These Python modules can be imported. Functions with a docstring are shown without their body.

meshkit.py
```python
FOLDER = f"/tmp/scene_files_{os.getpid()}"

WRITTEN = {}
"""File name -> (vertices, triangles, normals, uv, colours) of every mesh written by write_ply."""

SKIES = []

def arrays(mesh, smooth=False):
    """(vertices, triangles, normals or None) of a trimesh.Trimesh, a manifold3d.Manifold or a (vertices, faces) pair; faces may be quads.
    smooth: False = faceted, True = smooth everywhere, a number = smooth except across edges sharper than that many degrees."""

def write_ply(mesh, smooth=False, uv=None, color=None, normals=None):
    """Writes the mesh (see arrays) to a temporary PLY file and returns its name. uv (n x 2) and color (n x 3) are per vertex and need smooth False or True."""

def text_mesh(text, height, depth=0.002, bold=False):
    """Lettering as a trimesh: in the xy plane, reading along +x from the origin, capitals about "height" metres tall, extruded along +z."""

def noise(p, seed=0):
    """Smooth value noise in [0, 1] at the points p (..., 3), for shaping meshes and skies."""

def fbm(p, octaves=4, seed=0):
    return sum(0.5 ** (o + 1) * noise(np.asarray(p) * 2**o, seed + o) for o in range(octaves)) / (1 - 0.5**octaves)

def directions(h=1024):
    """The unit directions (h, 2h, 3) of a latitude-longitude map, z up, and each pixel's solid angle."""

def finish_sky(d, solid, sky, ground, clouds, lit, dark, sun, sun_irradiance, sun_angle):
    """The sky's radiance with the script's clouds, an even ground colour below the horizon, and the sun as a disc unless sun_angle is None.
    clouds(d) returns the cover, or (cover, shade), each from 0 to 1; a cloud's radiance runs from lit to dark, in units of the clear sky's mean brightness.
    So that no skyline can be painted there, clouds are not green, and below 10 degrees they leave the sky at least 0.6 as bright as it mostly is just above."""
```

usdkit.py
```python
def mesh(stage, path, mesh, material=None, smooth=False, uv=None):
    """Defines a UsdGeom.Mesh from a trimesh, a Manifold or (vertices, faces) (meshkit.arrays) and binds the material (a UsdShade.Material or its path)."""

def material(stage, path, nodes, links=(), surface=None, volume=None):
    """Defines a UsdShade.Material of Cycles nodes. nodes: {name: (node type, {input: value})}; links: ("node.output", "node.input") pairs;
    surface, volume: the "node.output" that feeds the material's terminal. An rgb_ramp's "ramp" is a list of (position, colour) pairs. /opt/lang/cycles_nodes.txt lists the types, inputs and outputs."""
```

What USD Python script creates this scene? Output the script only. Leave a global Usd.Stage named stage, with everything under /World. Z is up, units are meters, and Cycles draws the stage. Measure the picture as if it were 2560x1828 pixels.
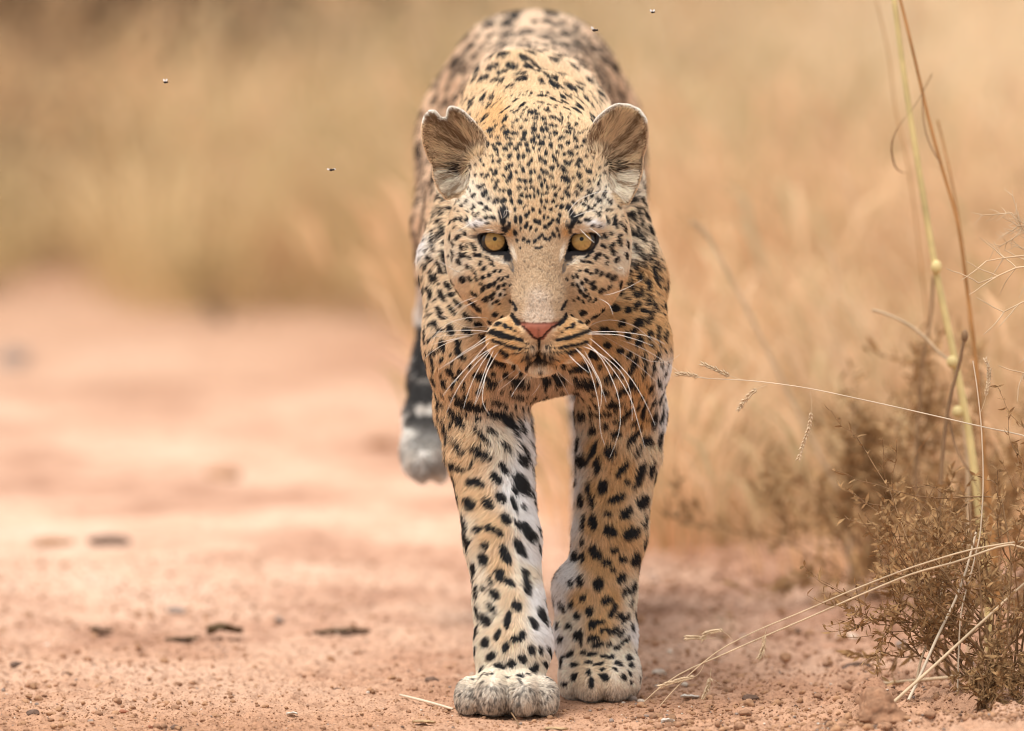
import math, random
import numpy as np, trimesh, usdkit, meshkit
from scipy.spatial import cKDTree
from pxr import Usd, UsdGeom, UsdLux, UsdShade, Sdf, Gf, Vt

stage = Usd.Stage.CreateInMemory()
UsdGeom.SetStageUpAxis(stage, UsdGeom.Tokens.z)
UsdGeom.SetStageMetersPerUnit(stage, 1.0)
WORLD = UsdGeom.Xform.Define(stage, '/World')
stage.SetDefaultPrim(WORLD.GetPrim())
rng = np.random.default_rng(7)
random.seed(7)

# ------------------------------------------------------------------ camera, sky, sun, exposure
DIST = 13.0                       # metres from the lens to the plane of the eyes (y = 0)
WIDE = 1.10                       # metres spanned by the picture in that plane
CAM_H = 1.50                      # height of the lens: someone sitting in an open vehicle
AIM_Z = 0.378                     # height of the point aimed at
PITCH = math.atan2(CAM_H - AIM_Z, DIST)
CAM = np.array([0.0, -DIST, CAM_H])
FWD = np.array([0.0, math.cos(PITCH), -math.sin(PITCH)])
UPV = np.array([0.0, math.sin(PITCH), math.cos(PITCH)])
AXIS = DIST / math.cos(PITCH)
FOCAL = 36.0 * AXIS / WIDE
cam = UsdGeom.Camera.Define(stage, '/World/camera')
cam.CreateHorizontalApertureAttr(36.0)
cam.CreateVerticalApertureAttr(36.0 * 731 / 1024)
cam.CreateFocalLengthAttr(FOCAL)
cam.CreateFStopAttr(3.2)
cam.CreateFocusDistanceAttr(AXIS + 0.05)
cam.CreateClippingRangeAttr((0.5, 2000.0))
cam.CreateExposureAttr(1.33)
xf = Gf.Matrix4d(1, 0, 0, 0, 0, UPV[1], UPV[2], 0, 0, -FWD[1], -FWD[2], 0, *[float(c) for c in CAM], 1)
cam.AddTransformOp().Set(xf)

SUN_EL, SUN_ROT = math.radians(68.0), math.radians(-135.0)     # high, a little behind and left of the photographer
toward = np.array([math.sin(SUN_ROT) * math.cos(SUN_EL), math.cos(SUN_ROT) * math.cos(SUN_EL), math.sin(SUN_EL)])
sky = UsdLux.DomeLight.Define(stage, '/World/sky')
sky_mat = usdkit.material(stage, '/World/Looks/sky', {
    'sky': ('sky_texture', {'sky_type': 'single_scattering', 'sun_disc': False, 'sun_elevation': SUN_EL, 'sun_rotation': SUN_ROT, 'altitude': 900.0, 'aerosol_density': 3.0}),
    'tc': ('texture_coordinate', {}),
    'n': ('noise_texture', {'scale': 1.6, 'detail': 6.0, 'roughness': 0.55}),
    'r': ('rgb_ramp', {'ramp': [(0.28, (0.0, 0, 0)), (0.5, (1, 1, 1))]}),
    'bw': ('rgb_to_bw', {}),
    'cl': ('mix_color', {'b': (6.2, 6.1, 6.0), 'use_clamp': False}),
    'bg': ('background_shader', {'strength': 0.07})},
    [('tc.generated', 'n.vector'), ('n.fac', 'r.fac'), ('r.color', 'bw.color'), ('bw.val', 'cl.fac'), ('sky.color', 'cl.a'), ('cl.result', 'bg.color')], surface='bg.background')
UsdShade.MaterialBindingAPI.Apply(sky.GetPrim()).Bind(sky_mat)
sky.GetPrim().SetCustomDataByKey('kind', 'structure')
sun = UsdLux.DistantLight.Define(stage, '/World/sun')
sun.CreateNormalizeAttr(True)
sun.CreateIntensityAttr(0.46)
sun.CreateAngleAttr(35.0)
sun.CreateColorAttr(Gf.Vec3f(1.0, 0.95, 0.89))
z = toward
xa = np.cross([0, 0, 1.0], z); xa /= np.linalg.norm(xa); ya = np.cross(z, xa)
sun.AddTransformOp().Set(Gf.Matrix4d(*xa, 0, *ya, 0, *z, 0, 0, 0, 0, 1))

# ------------------------------------------------------------------ helpers
PX = WIDE / 2560.0                # metres per photograph pixel in the plane of the eyes


def P(u, v, y=0.0):
    """The point at depth y that the photograph (2560 x 1828) shows at pixel u, v."""
    u, v, y = np.asarray(u, float), np.asarray(v, float), np.asarray(y, float)
    d = AXIS * FWD + np.stack([(u - 1280) * PX, 0 * u, 0 * u], -1) + (-(v - 914) * PX)[..., None] * UPV
    t = (y + DIST) / d[..., 1]
    return CAM + d * t[..., None]


def pix(p):
    q = np.asarray(p) - CAM
    k = AXIS / (q @ FWD)
    return q[..., 0] * k / PX + 1280, 914 - (q @ UPV) * k / PX


def on_ground(u, v, z=0.0):
    d = P(u, v, 0.0) - CAM
    return CAM + d * ((z - CAM_H) / d[2])


def smooth01(x, a, b):
    t = np.clip((x - a) / (b - a), 0, 1)
    return t * t * (3 - 2 * t)


counts = {}


def numbered(parent, name):
    k = counts.get((parent, name), 0)
    counts[(parent, name)] = k + 1
    return f'{parent}/{name}' + (f'_{k:03d}' if k else '')


def data(prim, label=None, category=None, group=None, kind=None):
    for k, v in (('label', label), ('category', category), ('group', group), ('kind', kind)):
        if v:
            prim.SetCustomDataByKey(k, v)
    return prim


def thing(name, label, category, loc=(0, 0, 0), group=None):
    x = UsdGeom.Xform.Define(stage, numbered('/World', name))
    x.AddTranslateOp().Set(Gf.Vec3d(*[float(c) for c in loc]))
    return data(x.GetPrim(), label, category, group), np.array(loc, float)


def part(parent, name, mesh, mat, smooth=True, off=(0, 0, 0), cols=None):
    v, f = (np.asarray(mesh[0], float), np.asarray(mesh[1])) if isinstance(mesh, tuple) else (np.array(mesh.vertices), np.array(mesh.faces))
    m = usdkit.mesh(stage, numbered(str(parent.GetPath()) if parent is not None else '/World', name), (v - np.asarray(off), f), mat, smooth)
    if cols is not None:
        UsdGeom.PrimvarsAPI(m).CreatePrimvar('coat', Sdf.ValueTypeNames.Color3fArray, 'vertex').Set(Vt.Vec3fArray.FromNumpy(np.asarray(cols, np.float32)))
    return m.GetPrim()


def tube(pts, radii, sides=6):
    """A tapering tube along a smoothed polyline."""
    p = np.asarray(pts, float)
    n = len(p)
    r = np.broadcast_to(np.asarray(radii, float), (n,)) if np.ndim(radii) == 0 or len(radii) == n else np.interp(np.linspace(0, 1, n), np.linspace(0, 1, len(radii)), radii)
    t = np.gradient(p, axis=0)
    t /= np.linalg.norm(t, axis=1, keepdims=True) + 1e-12
    ref = np.where(np.abs(t[:, 1:2]) < 0.9, [[0, 1.0, 0]], [[1.0, 0, 0]])
    a = np.cross(t, ref); a /= np.linalg.norm(a, axis=1, keepdims=True) + 1e-12
    b = np.cross(t, a)
    ang = np.arange(sides) * 2 * np.pi / sides
    v = p[:, None] + r[:, None, None] * (np.cos(ang)[None, :, None] * a[:, None] + np.sin(ang)[None, :, None] * b[:, None])
    i, j = np.meshgrid(np.arange(n - 1), np.arange(sides), indexing='ij')
    i, j = i.ravel(), j.ravel()
    q = np.stack([i * sides + j, i * sides + (j + 1) % sides, (i + 1) * sides + (j + 1) % sides, (i + 1) * sides + j], 1)
    f = np.vstack([q[:, [0, 2, 1]], q[:, [0, 3, 2]]])
    k = len(v) * sides
    v = np.vstack([v.reshape(-1, 3), p[:1], p[-1:]])
    c0, c1 = n * sides, n * sides + 1
    jj = np.arange(sides)
    f = np.vstack([f, np.stack([np.full(sides, c0), jj, (jj + 1) % sides], 1), np.stack([np.full(sides, c1), (n - 1) * sides + (jj + 1) % sides, (n - 1) * sides + jj], 1)])
    return v, f


def spline(pts, n=16):
    """A Catmull-Rom curve through the points."""
    p = np.asarray(pts, float)
    if len(p) < 3:
        return np.linspace(p[0], p[-1], n)
    from scipy.interpolate import PchipInterpolator
    s = np.r_[0, np.cumsum(np.linalg.norm(np.diff(p, axis=0), axis=1))]
    return PchipInterpolator(s, p)(np.linspace(0, s[-1], n))


def join(meshes):
    vs, fs, n = [], [], 0
    for v, f in meshes:
        vs.append(np.asarray(v)); fs.append(np.asarray(f) + n); n += len(v)
    return np.vstack(vs), np.vstack(fs)


def plain(name, color, rough=0.8, var=0.25, scale=30.0, translucent=0.0, color2=None):
    """A matt procedural material whose colour wanders with a noise."""
    c = np.array(color)
    c2 = np.array(color2) if color2 is not None else c * (1 - var)
    nodes = {'geo': ('geometry', {}), 'n': ('noise_texture', {'scale': scale, 'detail': 4.0}),
             'r': ('rgb_ramp', {'ramp': [(0.3, tuple(c2)), (0.7, tuple(np.minimum(c * (1 + var * 0.4), 0.9)))]}),
             'p': ('principled_bsdf', {'roughness': rough, 'specular_ior_level': 0.25})}
    links = [('geo.position', 'n.vector'), ('n.fac', 'r.fac'), ('r.color', 'p.base_color')]
    if translucent:
        nodes |= {'t': ('translucent_bsdf', {}), 'm': ('mix_closure', {'fac': translucent})}
        links += [('r.color', 't.color'), ('p.BSDF', 'm.closure1'), ('t.BSDF', 'm.closure2')]
        return usdkit.material(stage, f'/World/Looks/{name}', nodes, links, surface='m.closure')
    return usdkit.material(stage, f'/World/Looks/{name}', nodes, links, surface='p.BSDF')

# ------------------------------------------------------------------ the ground: a sandy track with a rough verge on the right
def verge_edge(x):
    """The distance at which the verge's grass begins."""
    return (meshkit.fbm(np.stack([x * 2.5, 0 * x, 0 * x + 4.0], -1), 3, 6) - 0.5) * 1.3 * smooth01(-np.asarray(x, float), -0.1, 0.2) + np.interp(x, [-8, -2.2, -0.75, -0.2, 0.03, 0.10, 0.17, 0.26, 0.45, 3], [6.4, 5.9, 5.2, 4.5, 3.2, 2.0, 1.0, 0.62, 0.40, 0.1])


def ground_z(x, y):
    p = np.stack([x, y, 0 * x], -1)
    near = 1 - smooth01(y, 1.2, 3.0)
    z = (meshkit.fbm(p * 2.2 + 5, 3, 1) - 0.5) * 0.030 * smooth01(np.abs(y - 0.1), 0.1, 0.7) + (meshkit.fbm(p * 6 + 1, 3, 8) - 0.5) * 0.014 * smooth01(y, 0.35, 0.9)
    z = z + (meshkit.fbm(p * 16 + 3, 3, 2) - 0.5) * 0.009
    z = z + near * (meshkit.fbm(p * 70, 3, 3) - 0.5) * 0.006
    z = z + near * (meshkit.noise(p * 190, 9) - 0.5) * 0.0042 + near * np.maximum(meshkit.noise(p * 95, 19) - 0.62, 0) * 0.014
    rough = smooth01(x, 0.12, 0.42) * near
    z = z + rough * ((meshkit.fbm(p * 28 + 9, 3, 5) - 0.45) * 0.04 + np.maximum(meshkit.noise(p * 60 + 2, 15) - 0.55, 0) * 0.02) + smooth01(x, 0.25, 0.9) * 0.03
    flat = np.exp(-(((x + 0.006) / 0.11) ** 2 + ((y - 0.03) / 0.16) ** 2)) + np.exp(-(((x - 0.095) / 0.1) ** 2 + ((y - 0.2) / 0.14) ** 2))
    return z * (1 - 0.75 * np.clip(flat, 0, 1)) - 0.001


def spaced(a, b, first, grow):
    out, s = [a], first
    while out[-1] < b:
        out.append(out[-1] + s); s *= grow
    return np.array(out)


gx = np.r_[-spaced(0.72, 90, 0.006, 1.16)[::-1], np.arange(-0.716, 0.716, 0.0035), spaced(0.72, 90, 0.006, 1.16)]
gy = np.r_[-spaced(0.3, 30, 0.006, 1.2)[::-1], np.arange(-0.296, 0.6, 0.0035), spaced(0.6, 160, 0.005, 1.03)]
GX, GY = np.meshgrid(gx, gy, indexing='ij')
GZ = ground_z(GX, GY)
a_, b_ = np.meshgrid(np.arange(len(gx) - 1), np.arange(len(gy) - 1), indexing='ij')
i0 = (a_ * len(gy) + b_).ravel()
quads = np.stack([i0, i0 + len(gy), i0 + len(gy) + 1, i0 + 1], 1)
soil = usdkit.material(stage, '/World/Looks/sandy_soil', {
    'geo': ('geometry', {}),
    'gm': ('mapping', {'scale': (1.0, 0.7, 1.0)}), 'n1': ('noise_texture', {'scale': 2.6, 'detail': 6.0, 'roughness': 0.65}),
    'n2': ('noise_texture', {'scale': 45.0, 'detail': 6.0, 'roughness': 0.7}),
    'n3': ('noise_texture', {'scale': 420.0, 'detail': 3.0}),
    'big': ('rgb_ramp', {'ramp': [(0.32, (0.28, 0.148, 0.095)), (0.43, (0.45, 0.262, 0.178)), (0.53, (0.585, 0.38, 0.272)), (0.68, (0.66, 0.47, 0.36))]}),
    'mid': ('rgb_ramp', {'ramp': [(0.30, (0.45, 0.40, 0.36)), (0.48, (1, 1, 1)), (0.75, (1.12, 1.1, 1.06))]}),
    'grain': ('rgb_ramp', {'ramp': [(0.30, (0.55, 0.5, 0.45)), (0.45, (0.95, 0.95, 0.95)), (0.7, (1.2, 1.18, 1.15))]}),
    'tan': ('map_range', {'from_min': 2.6, 'from_max': 5.2, 'to_min': 0.0, 'to_max': 0.85, 'clamp': True}), 'mt': ('mix_color', {'b': (0.42, 0.25, 0.16)}),
    'm1': ('mix_color', {'blend_type': 'multiply', 'fac': 0.75}),
    'm2': ('mix_color', {'blend_type': 'multiply', 'fac': 0.8}),
    'sep': ('separate_xyz', {}),
    'near': ('map_range', {'from_min': -0.05, 'from_max': 0.95, 'to_min': 1.0, 'to_max': 0.0, 'clamp': True}),
    'm3': ('mix_color', {'blend_type': 'mix', 'b': (0.37, 0.20, 0.115)}),
    'nf': ('math', {'math_type': 'multiply', 'value2': 0.7}),
    'bump': ('bump', {'strength': 0.9, 'distance': 0.006}),
    'p': ('principled_bsdf', {'roughness': 0.95, 'specular_ior_level': 0.15})},
    [('geo.position', 'gm.vector'), ('gm.vector', 'n1.vector'), ('geo.position', 'n2.vector'), ('geo.position', 'n3.vector'), ('n1.fac', 'big.fac'), ('n2.fac', 'mid.fac'), ('n3.fac', 'grain.fac'),
     ('geo.position', 'sep.vector'), ('sep.y', 'near.value'), ('near.result', 'nf.value1'), ('nf.value', 'm3.fac'), ('big.color', 'm3.a'),
     ('sep.y', 'tan.value'), ('tan.result', 'mt.fac'), ('m3.result', 'mt.a'), ('mt.result', 'm1.a'), ('mid.color', 'm1.b'), ('m1.result', 'm2.a'), ('grain.color', 'm2.b'), ('m2.result', 'p.base_color'), ('n2.fac', 'bump.height'), ('bump.normal', 'p.normal')], surface='p.BSDF')
g = part(None, 'ground', (np.stack([GX, GY, GZ], -1).reshape(-1, 3), np.vstack([quads[:, [0, 1, 2]], quads[:, [0, 2, 3]]])), soil, True)
data(g, kind='structure')

# ------------------------------------------------------------------ the leopard's body: one implicit surface, meshed once
def axis(lo, hi, fine_lo, fine_hi, coarse, fine):
    return np.r_[np.arange(lo, fine_lo, coarse), np.arange(fine_lo, fine_hi, fine), np.arange(fine_hi, hi, coarse)].astype(np.float32)


zc0, zc1 = P(1345, 960)[2], P(1345, 240)[2]
AX = axis(-0.175, 0.215, P(1044, 600)[0], P(1632, 600)[0], 0.0036, 0.0021)
AY = axis(-0.13, 0.40, -0.085, 0.135, 0.0040, 0.0021)
AY = np.r_[AY, np.arange(0.40, 1.75, 0.0075)].astype(np.float32)
AZ = axis(-0.012, 0.735, zc0, zc1, 0.0036, 0.0021)
FIELD = np.full((len(AX), len(AY), len(AZ)), 0.2, np.float32)


def box_of(lo, hi, pad):
    s = []
    for A, l, h in zip((AX, AY, AZ), lo, hi):
        s.append(slice(max(np.searchsorted(A, l - pad) - 1, 0), min(np.searchsorted(A, h + pad) + 1, len(A))))
    return tuple(s)


def add(dist, lo, hi, k=0.02):
    s = box_of(lo, hi, k + 0.012)
    X, Y, Z = AX[s[0]][:, None, None], AY[s[1]][None, :, None], AZ[s[2]][None, None, :]
    d, F = dist(X, Y, Z), FIELD[s]
    h = np.maximum(k - np.abs(F - d), 0) / k
    FIELD[s] = np.minimum(F, d) - h * h * k * 0.25


def carve(dist, lo, hi, k=0.004):
    s = box_of(lo, hi, k + 0.004)
    X, Y, Z = AX[s[0]][:, None, None], AY[s[1]][None, :, None], AZ[s[2]][None, None, :]
    d, F = -dist(X, Y, Z), FIELD[s]
    h = np.maximum(k - np.abs(F - d), 0) / k
    FIELD[s] = np.maximum(F, d) + h * h * k * 0.25


def ell(c, r, k=0.02, roll=0.0, tip=0.0, cut=False):
    """An ellipsoid; roll turns it about the y axis, tip about the x axis (degrees)."""
    c, r = np.asarray(c, float), np.asarray(r, float)
    cr, sr, ct, st = math.cos(math.radians(roll)), math.sin(math.radians(roll)), math.cos(math.radians(tip)), math.sin(math.radians(tip))

    def dist(X, Y, Z):
        x, y, z = X - c[0], Y - c[1], Z - c[2]
        y, z = ct * y + st * z, -st * y + ct * z
        x, z = cr * x - sr * z, sr * x + cr * z
        k0 = np.sqrt((x / r[0]) ** 2 + (y / r[1]) ** 2 + (z / r[2]) ** 2) + 1e-9
        k1 = np.sqrt((x / r[0] ** 2) ** 2 + (y / r[1] ** 2) ** 2 + (z / r[2] ** 2) ** 2) + 1e-9
        return k0 * (k0 - 1) / k1
    m = r.max() if roll or tip else r
    (carve if cut else add)(dist, c - m, c + m, k)


def bone(a, b, ra, rb, k=0.02, flat=1.0):
    """A limb from a to b whose radius runs from ra to rb; flat squeezes it sideways (below 1: thinner along x)."""
    a, b = np.asarray(a, float), np.asarray(b, float)
    d = b - a
    L2 = (d * np.array([1 / flat, 1, 1])) @ (d * np.array([1 / flat, 1, 1]))

    def dist(X, Y, Z):
        x, y, z = (X - a[0]) / flat, Y - a[1], Z - a[2]
        t = np.clip((x * d[0] / flat + y * d[1] + z * d[2]) / L2, 0, 1)
        t2 = t * t * (3 - 2 * t) * 0.5 + t * 0.5
        return (np.sqrt((x - t * d[0] / flat) ** 2 + (y - t * d[1]) ** 2 + (z - t * d[2]) ** 2) - (ra + (rb - ra) * t2)) * min(flat, 1.0)
    m = max(ra, rb)
    add(dist, np.minimum(a, b) - m, np.maximum(a, b) + m, k)


def limb(pts, radii, k=0.02, flat=1.0):
    for i in range(len(pts) - 1):
        bone(pts[i], pts[i + 1], radii[i], radii[i + 1], k if i == 0 else 0.012, flat)


R = lambda px, y=0.0: px * PX * (DIST + y) / DIST

# trunk
ell(P(1330, 345, 1.02), (0.108, 0.20, 0.139), 0.02)
ell(P(1258, 180, 1.06), (0.044, 0.12, 0.055), 0.04)
ell(P(1404, 180, 1.06), (0.044, 0.12, 0.055), 0.04)
bone(P(1335, 250, 0.95), P(1335, 330, 0.40), 0.085, 0.085, 0.06)
ell(P(1320, 600, 0.62), (0.120, 0.34, 0.164), 0.05)
ell(P(1345, 620, 0.32), (0.118, 0.19, 0.152), 0.05)
# shoulder blades and upper arms
limb([P(1272, 222, 0.36), P(1215, 420, 0.27), P(1152, 660, 0.19), P(1182, 860, 0.13)], [R(78), R(100), R(104), R(108)], 0.045)
limb([P(1432, 312, 0.36), P(1500, 440, 0.29), P(1561, 700, 0.23), P(1556, 880, 0.17)], [R(72), R(92), R(104), R(108)], 0.045)
# neck and chest
limb([P(1345, 345, 0.29), P(1345, 455, 0.12)], [R(148), R(160)], 0.05)
limb([P(1345, 600, 0.15), P(1345, 858, 0.17)], [R(160), R(138)], 0.05)
# near foreleg (left in the picture), set forward
limb([P(1182, 860, 0.13), P(1203, 1015, 0.17), P(1222, 1130, 0.145), P(1256, 1350, 0.095), P(1273, 1510, 0.062), P(1284, 1610, 0.045)],
     [R(108), R(112), R(103), R(92), R(84), R(88)], 0.03)
bone(P(1255, 1060, 0.27), P(1300, 1500, 0.11), R(72), R(56), 0.03)
bone(P(1284, 1610, 0.045), P(1272, 1725, 0.03), R(92), R(86), 0.02)
ell(P(1270, 1738, 0.012), (R(112), 0.040, R(54)), 0.014)
for u, v, y, ru, rv, ry in ((1172, 1744, 0.010, 40, 54, 0.032), (1231, 1734, -0.012, 46, 62, 0.042), (1308, 1738, -0.014, 46, 61, 0.042), (1364, 1746, 0.004, 38, 54, 0.036)):
    ell(P(u, v, y), (R(ru), ry, R(rv)), 0.011)
# other foreleg, a step behind
limb([P(1556, 880, 0.17), P(1552, 1030, 0.24), P(1547, 1130, 0.235), P(1526, 1330, 0.215), P(1498, 1480, 0.205), P(1488, 1590, 0.195)],
     [R(108), R(108), R(101), R(91), R(90), R(99)], 0.03)
bone(P(1490, 1100, 0.31), P(1470, 1450, 0.24), R(52), R(40), 0.03)
bone(P(1488, 1590, 0.195), P(1500, 1690, 0.175), R(100), R(90), 0.02)
ell(P(1425, 1470, 0.2), (R(34), 0.02, R(40)), 0.03)
for u, v, y, ru, rv, ry in ((1432, 1702, 0.17, 40, 62, 0.036), (1478, 1704, 0.145, 42, 64, 0.042), (1535, 1702, 0.147, 44, 66, 0.042), (1570, 1690, 0.172, 37, 60, 0.034)):
    ell(P(u, v, y), (R(ru, y), ry, R(rv, y)), 0.012)
# hind leg that swings forward (seen beside the near foreleg)
limb([P(1215, 340, 1.05), P(1160, 560, 0.82), P(1098, 790, 0.98)], [0.078, 0.056, 0.026], 0.04)
limb([P(1098, 790, 0.98), P(1064, 950, 0.90), P(1058, 1060, 0.86)], [R(40, 1), R(42, 1), R(40, 1)], 0.02)
bone(P(1058, 1040, 0.86), P(1056, 1120, 0.83), R(44, 1), R(40, 1), 0.02)
for u, v, y, r in ((1028, 1135, 0.825, 25), (1053, 1158, 0.81, 27), (1082, 1140, 0.825, 25)):
    ell(P(u, v, y), (R(r, 0.8), 0.032, R(50, 0.8)), 0.016)
ell(P(1092, 1170, 0.85), (R(26, 0.8), 0.024, R(38, 0.8)), 0.012, roll=-20)
# hind leg that stands, behind the other foreleg
gb = on_ground(1490, 1560)
limb([P(1445, 340, 1.05), P(1500, 640, 0.85), P(1500, 1130, 1.12), P(1494, 1440, 0.99)], [0.074, 0.056, 0.032, 0.030], 0.04)
for dx in (-0.03, -0.01, 0.011, 0.03):
    ell(np.array([P(1494, 1500, 0.95)[0] + dx, 0.93 - 0.01 * (abs(dx) < 0.02), 0.022]), (0.014, 0.032, 0.022), 0.012)
# tail, hanging behind that leg
limb([P(1340, 170, 1.2), P(1380, 330, 1.36), P(1450, 640, 1.46), P(1500, 980, 1.52), P(1500, 1120, 1.62)], [0.045, 0.034, 0.030, 0.028, 0.024], 0.03)

FIELD += 0.0028                                                                        # room for the fur
# head
ell(P(1345, 470, 0.088), (R(142), 0.082, R(150)), 0.045)
for s in (-1, 1):
    ell(P(1345 + s * 100, 560, 0.070), (R(104), 0.052, R(96)), 0.03)                    # temple
    ell(P(1345 + s * 138, 430, 0.092), (R(26), 0.020, R(50)), 0.02, roll=s * 14)          # root of the ear
limb([P(1345, 330, 0.235), P(1345, 440, 0.12)], [R(130), R(148)], 0.05)
ell(P(1345, 545, 0.052), (R(150), 0.055, R(135)), 0.03)
for s in (-1, 1):
    ell(P(1345 + s * 128, 640, 0.066), (R(98), 0.055, R(122)), 0.03)                 # cheek
    ell(P(1345 + s * 102, 556, 0.004), (R(58), 0.020, R(26)), 0.016, roll=-s * 4)      # brow
    ell(P(1345 + s * 98, 690, 0.022), (R(50), 0.028, R(60)), 0.03)                     # under the eye
limb([P(1345, 545, 0.022), P(1347, 660, 0.0), P(1347, 770, -0.027)], [R(62), R(58), R(66)], 0.026)
ell(P(1347, 700, 0.05), (R(165), 0.05, R(150)), 0.03)
ell(P(1347, 835, 0.052), (R(92), 0.060, R(80)), 0.03)
ell(P(1347, 902, -0.003), (R(48), 0.028, R(34)), 0.012)                                 # chin
for s in (-1, 1):
    ell(P(1347 + s * 68, 848, -0.022), (R(59), 0.031, R(53)), 0.012, roll=s * 10)       # whisker pad
    ell(P(1347 + s * 43, 868, -0.034), (R(38), 0.022, R(33)), 0.007)
ell(P(1347, 812, -0.046), (R(52), 0.017, R(34)), 0.012)                                 # nose
for s in (-1, 1):                                                                       # nostril slits, lip line
    limbs = [P(1347 + s * 50, 806, -0.056), P(1347 + s * 32, 828, -0.060), P(1347 + s * 12, 842, -0.064)]
    for a, b in zip(limbs, limbs[1:]):
        m = (a + b) / 2
        ell(m, (R(9), 0.006, R(9)), 0.004, cut=True)
    ell(P(1347 + s * 50, 806, -0.056), (R(9), 0.008, R(14)), 0.004, roll=s * 20, cut=True)
ell(P(1347, 872, -0.064), (R(5), 0.011, R(30)), 0.006, cut=True)

# ears: curved leaves, the left one torn at its rim
EAR_L = [(1214, 392), (1212, 350), (1202, 329), (1178, 303), (1160, 285), (1146, 276), (1127, 270), (1119, 279), (1117, 301), (1105, 299), (1091, 283), (1079, 279), (1064, 293),
         (1058, 319), (1062, 358), (1075, 396), (1083, 408), (1085, 440), (1096, 468), (1116, 496), (1150, 482), (1195, 450)]
EAR_R = [(1466, 352), (1474, 330), (1495, 298), (1520, 276), (1543, 264), (1570, 266), (1597, 278), (1612, 300), (1616, 332), (1613, 362), (1604, 388), (1603, 425), (1592, 466), (1570, 508),
         (1545, 500), (1510, 462), (1480, 420)]


def swell(poly, by):
    p = np.array(poly, float)
    c = p.mean(0)
    d = p - c
    return [tuple(q) for q in c + d * (1 + by / np.linalg.norm(d, axis=1, keepdims=True))]


EAR_L, EAR_R = swell(EAR_L, 5), swell(EAR_R, 5)


def poly_distance(poly, u, v):
    p = np.asarray(poly, float)
    q = np.roll(p, -1, 0)
    best = np.full(u.shape, 1e9)
    inside = np.zeros(u.shape, bool)
    for (ax, ay), (bx, by) in zip(p, q):
        ex, ey = bx - ax, by - ay
        t = np.clip(((u - ax) * ex + (v - ay) * ey) / (ex * ex + ey * ey), 0, 1)
        best = np.minimum(best, (u - ax - t * ex) ** 2 + (v - ay - t * ey) ** 2)
        c = ((ay > v) != (by > v)) & (u < ex * (v - ay) / (ey if ey else 1e-9) + ax)
        inside ^= c
    return np.where(inside, -1, 1) * np.sqrt(best)


EARS = ((EAR_L, (1152, 396), (96, 122), 0.060), (EAR_R, (1533, 396), (92, 128), 0.060))


def ear_depth(u, v, c, r, y0):
    rho = np.clip(((u - c[0]) / r[0]) ** 2 + ((v - c[1]) / r[1]) ** 2, 0, 1.3)
    return y0 + 0.028 * (1 - rho)


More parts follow.
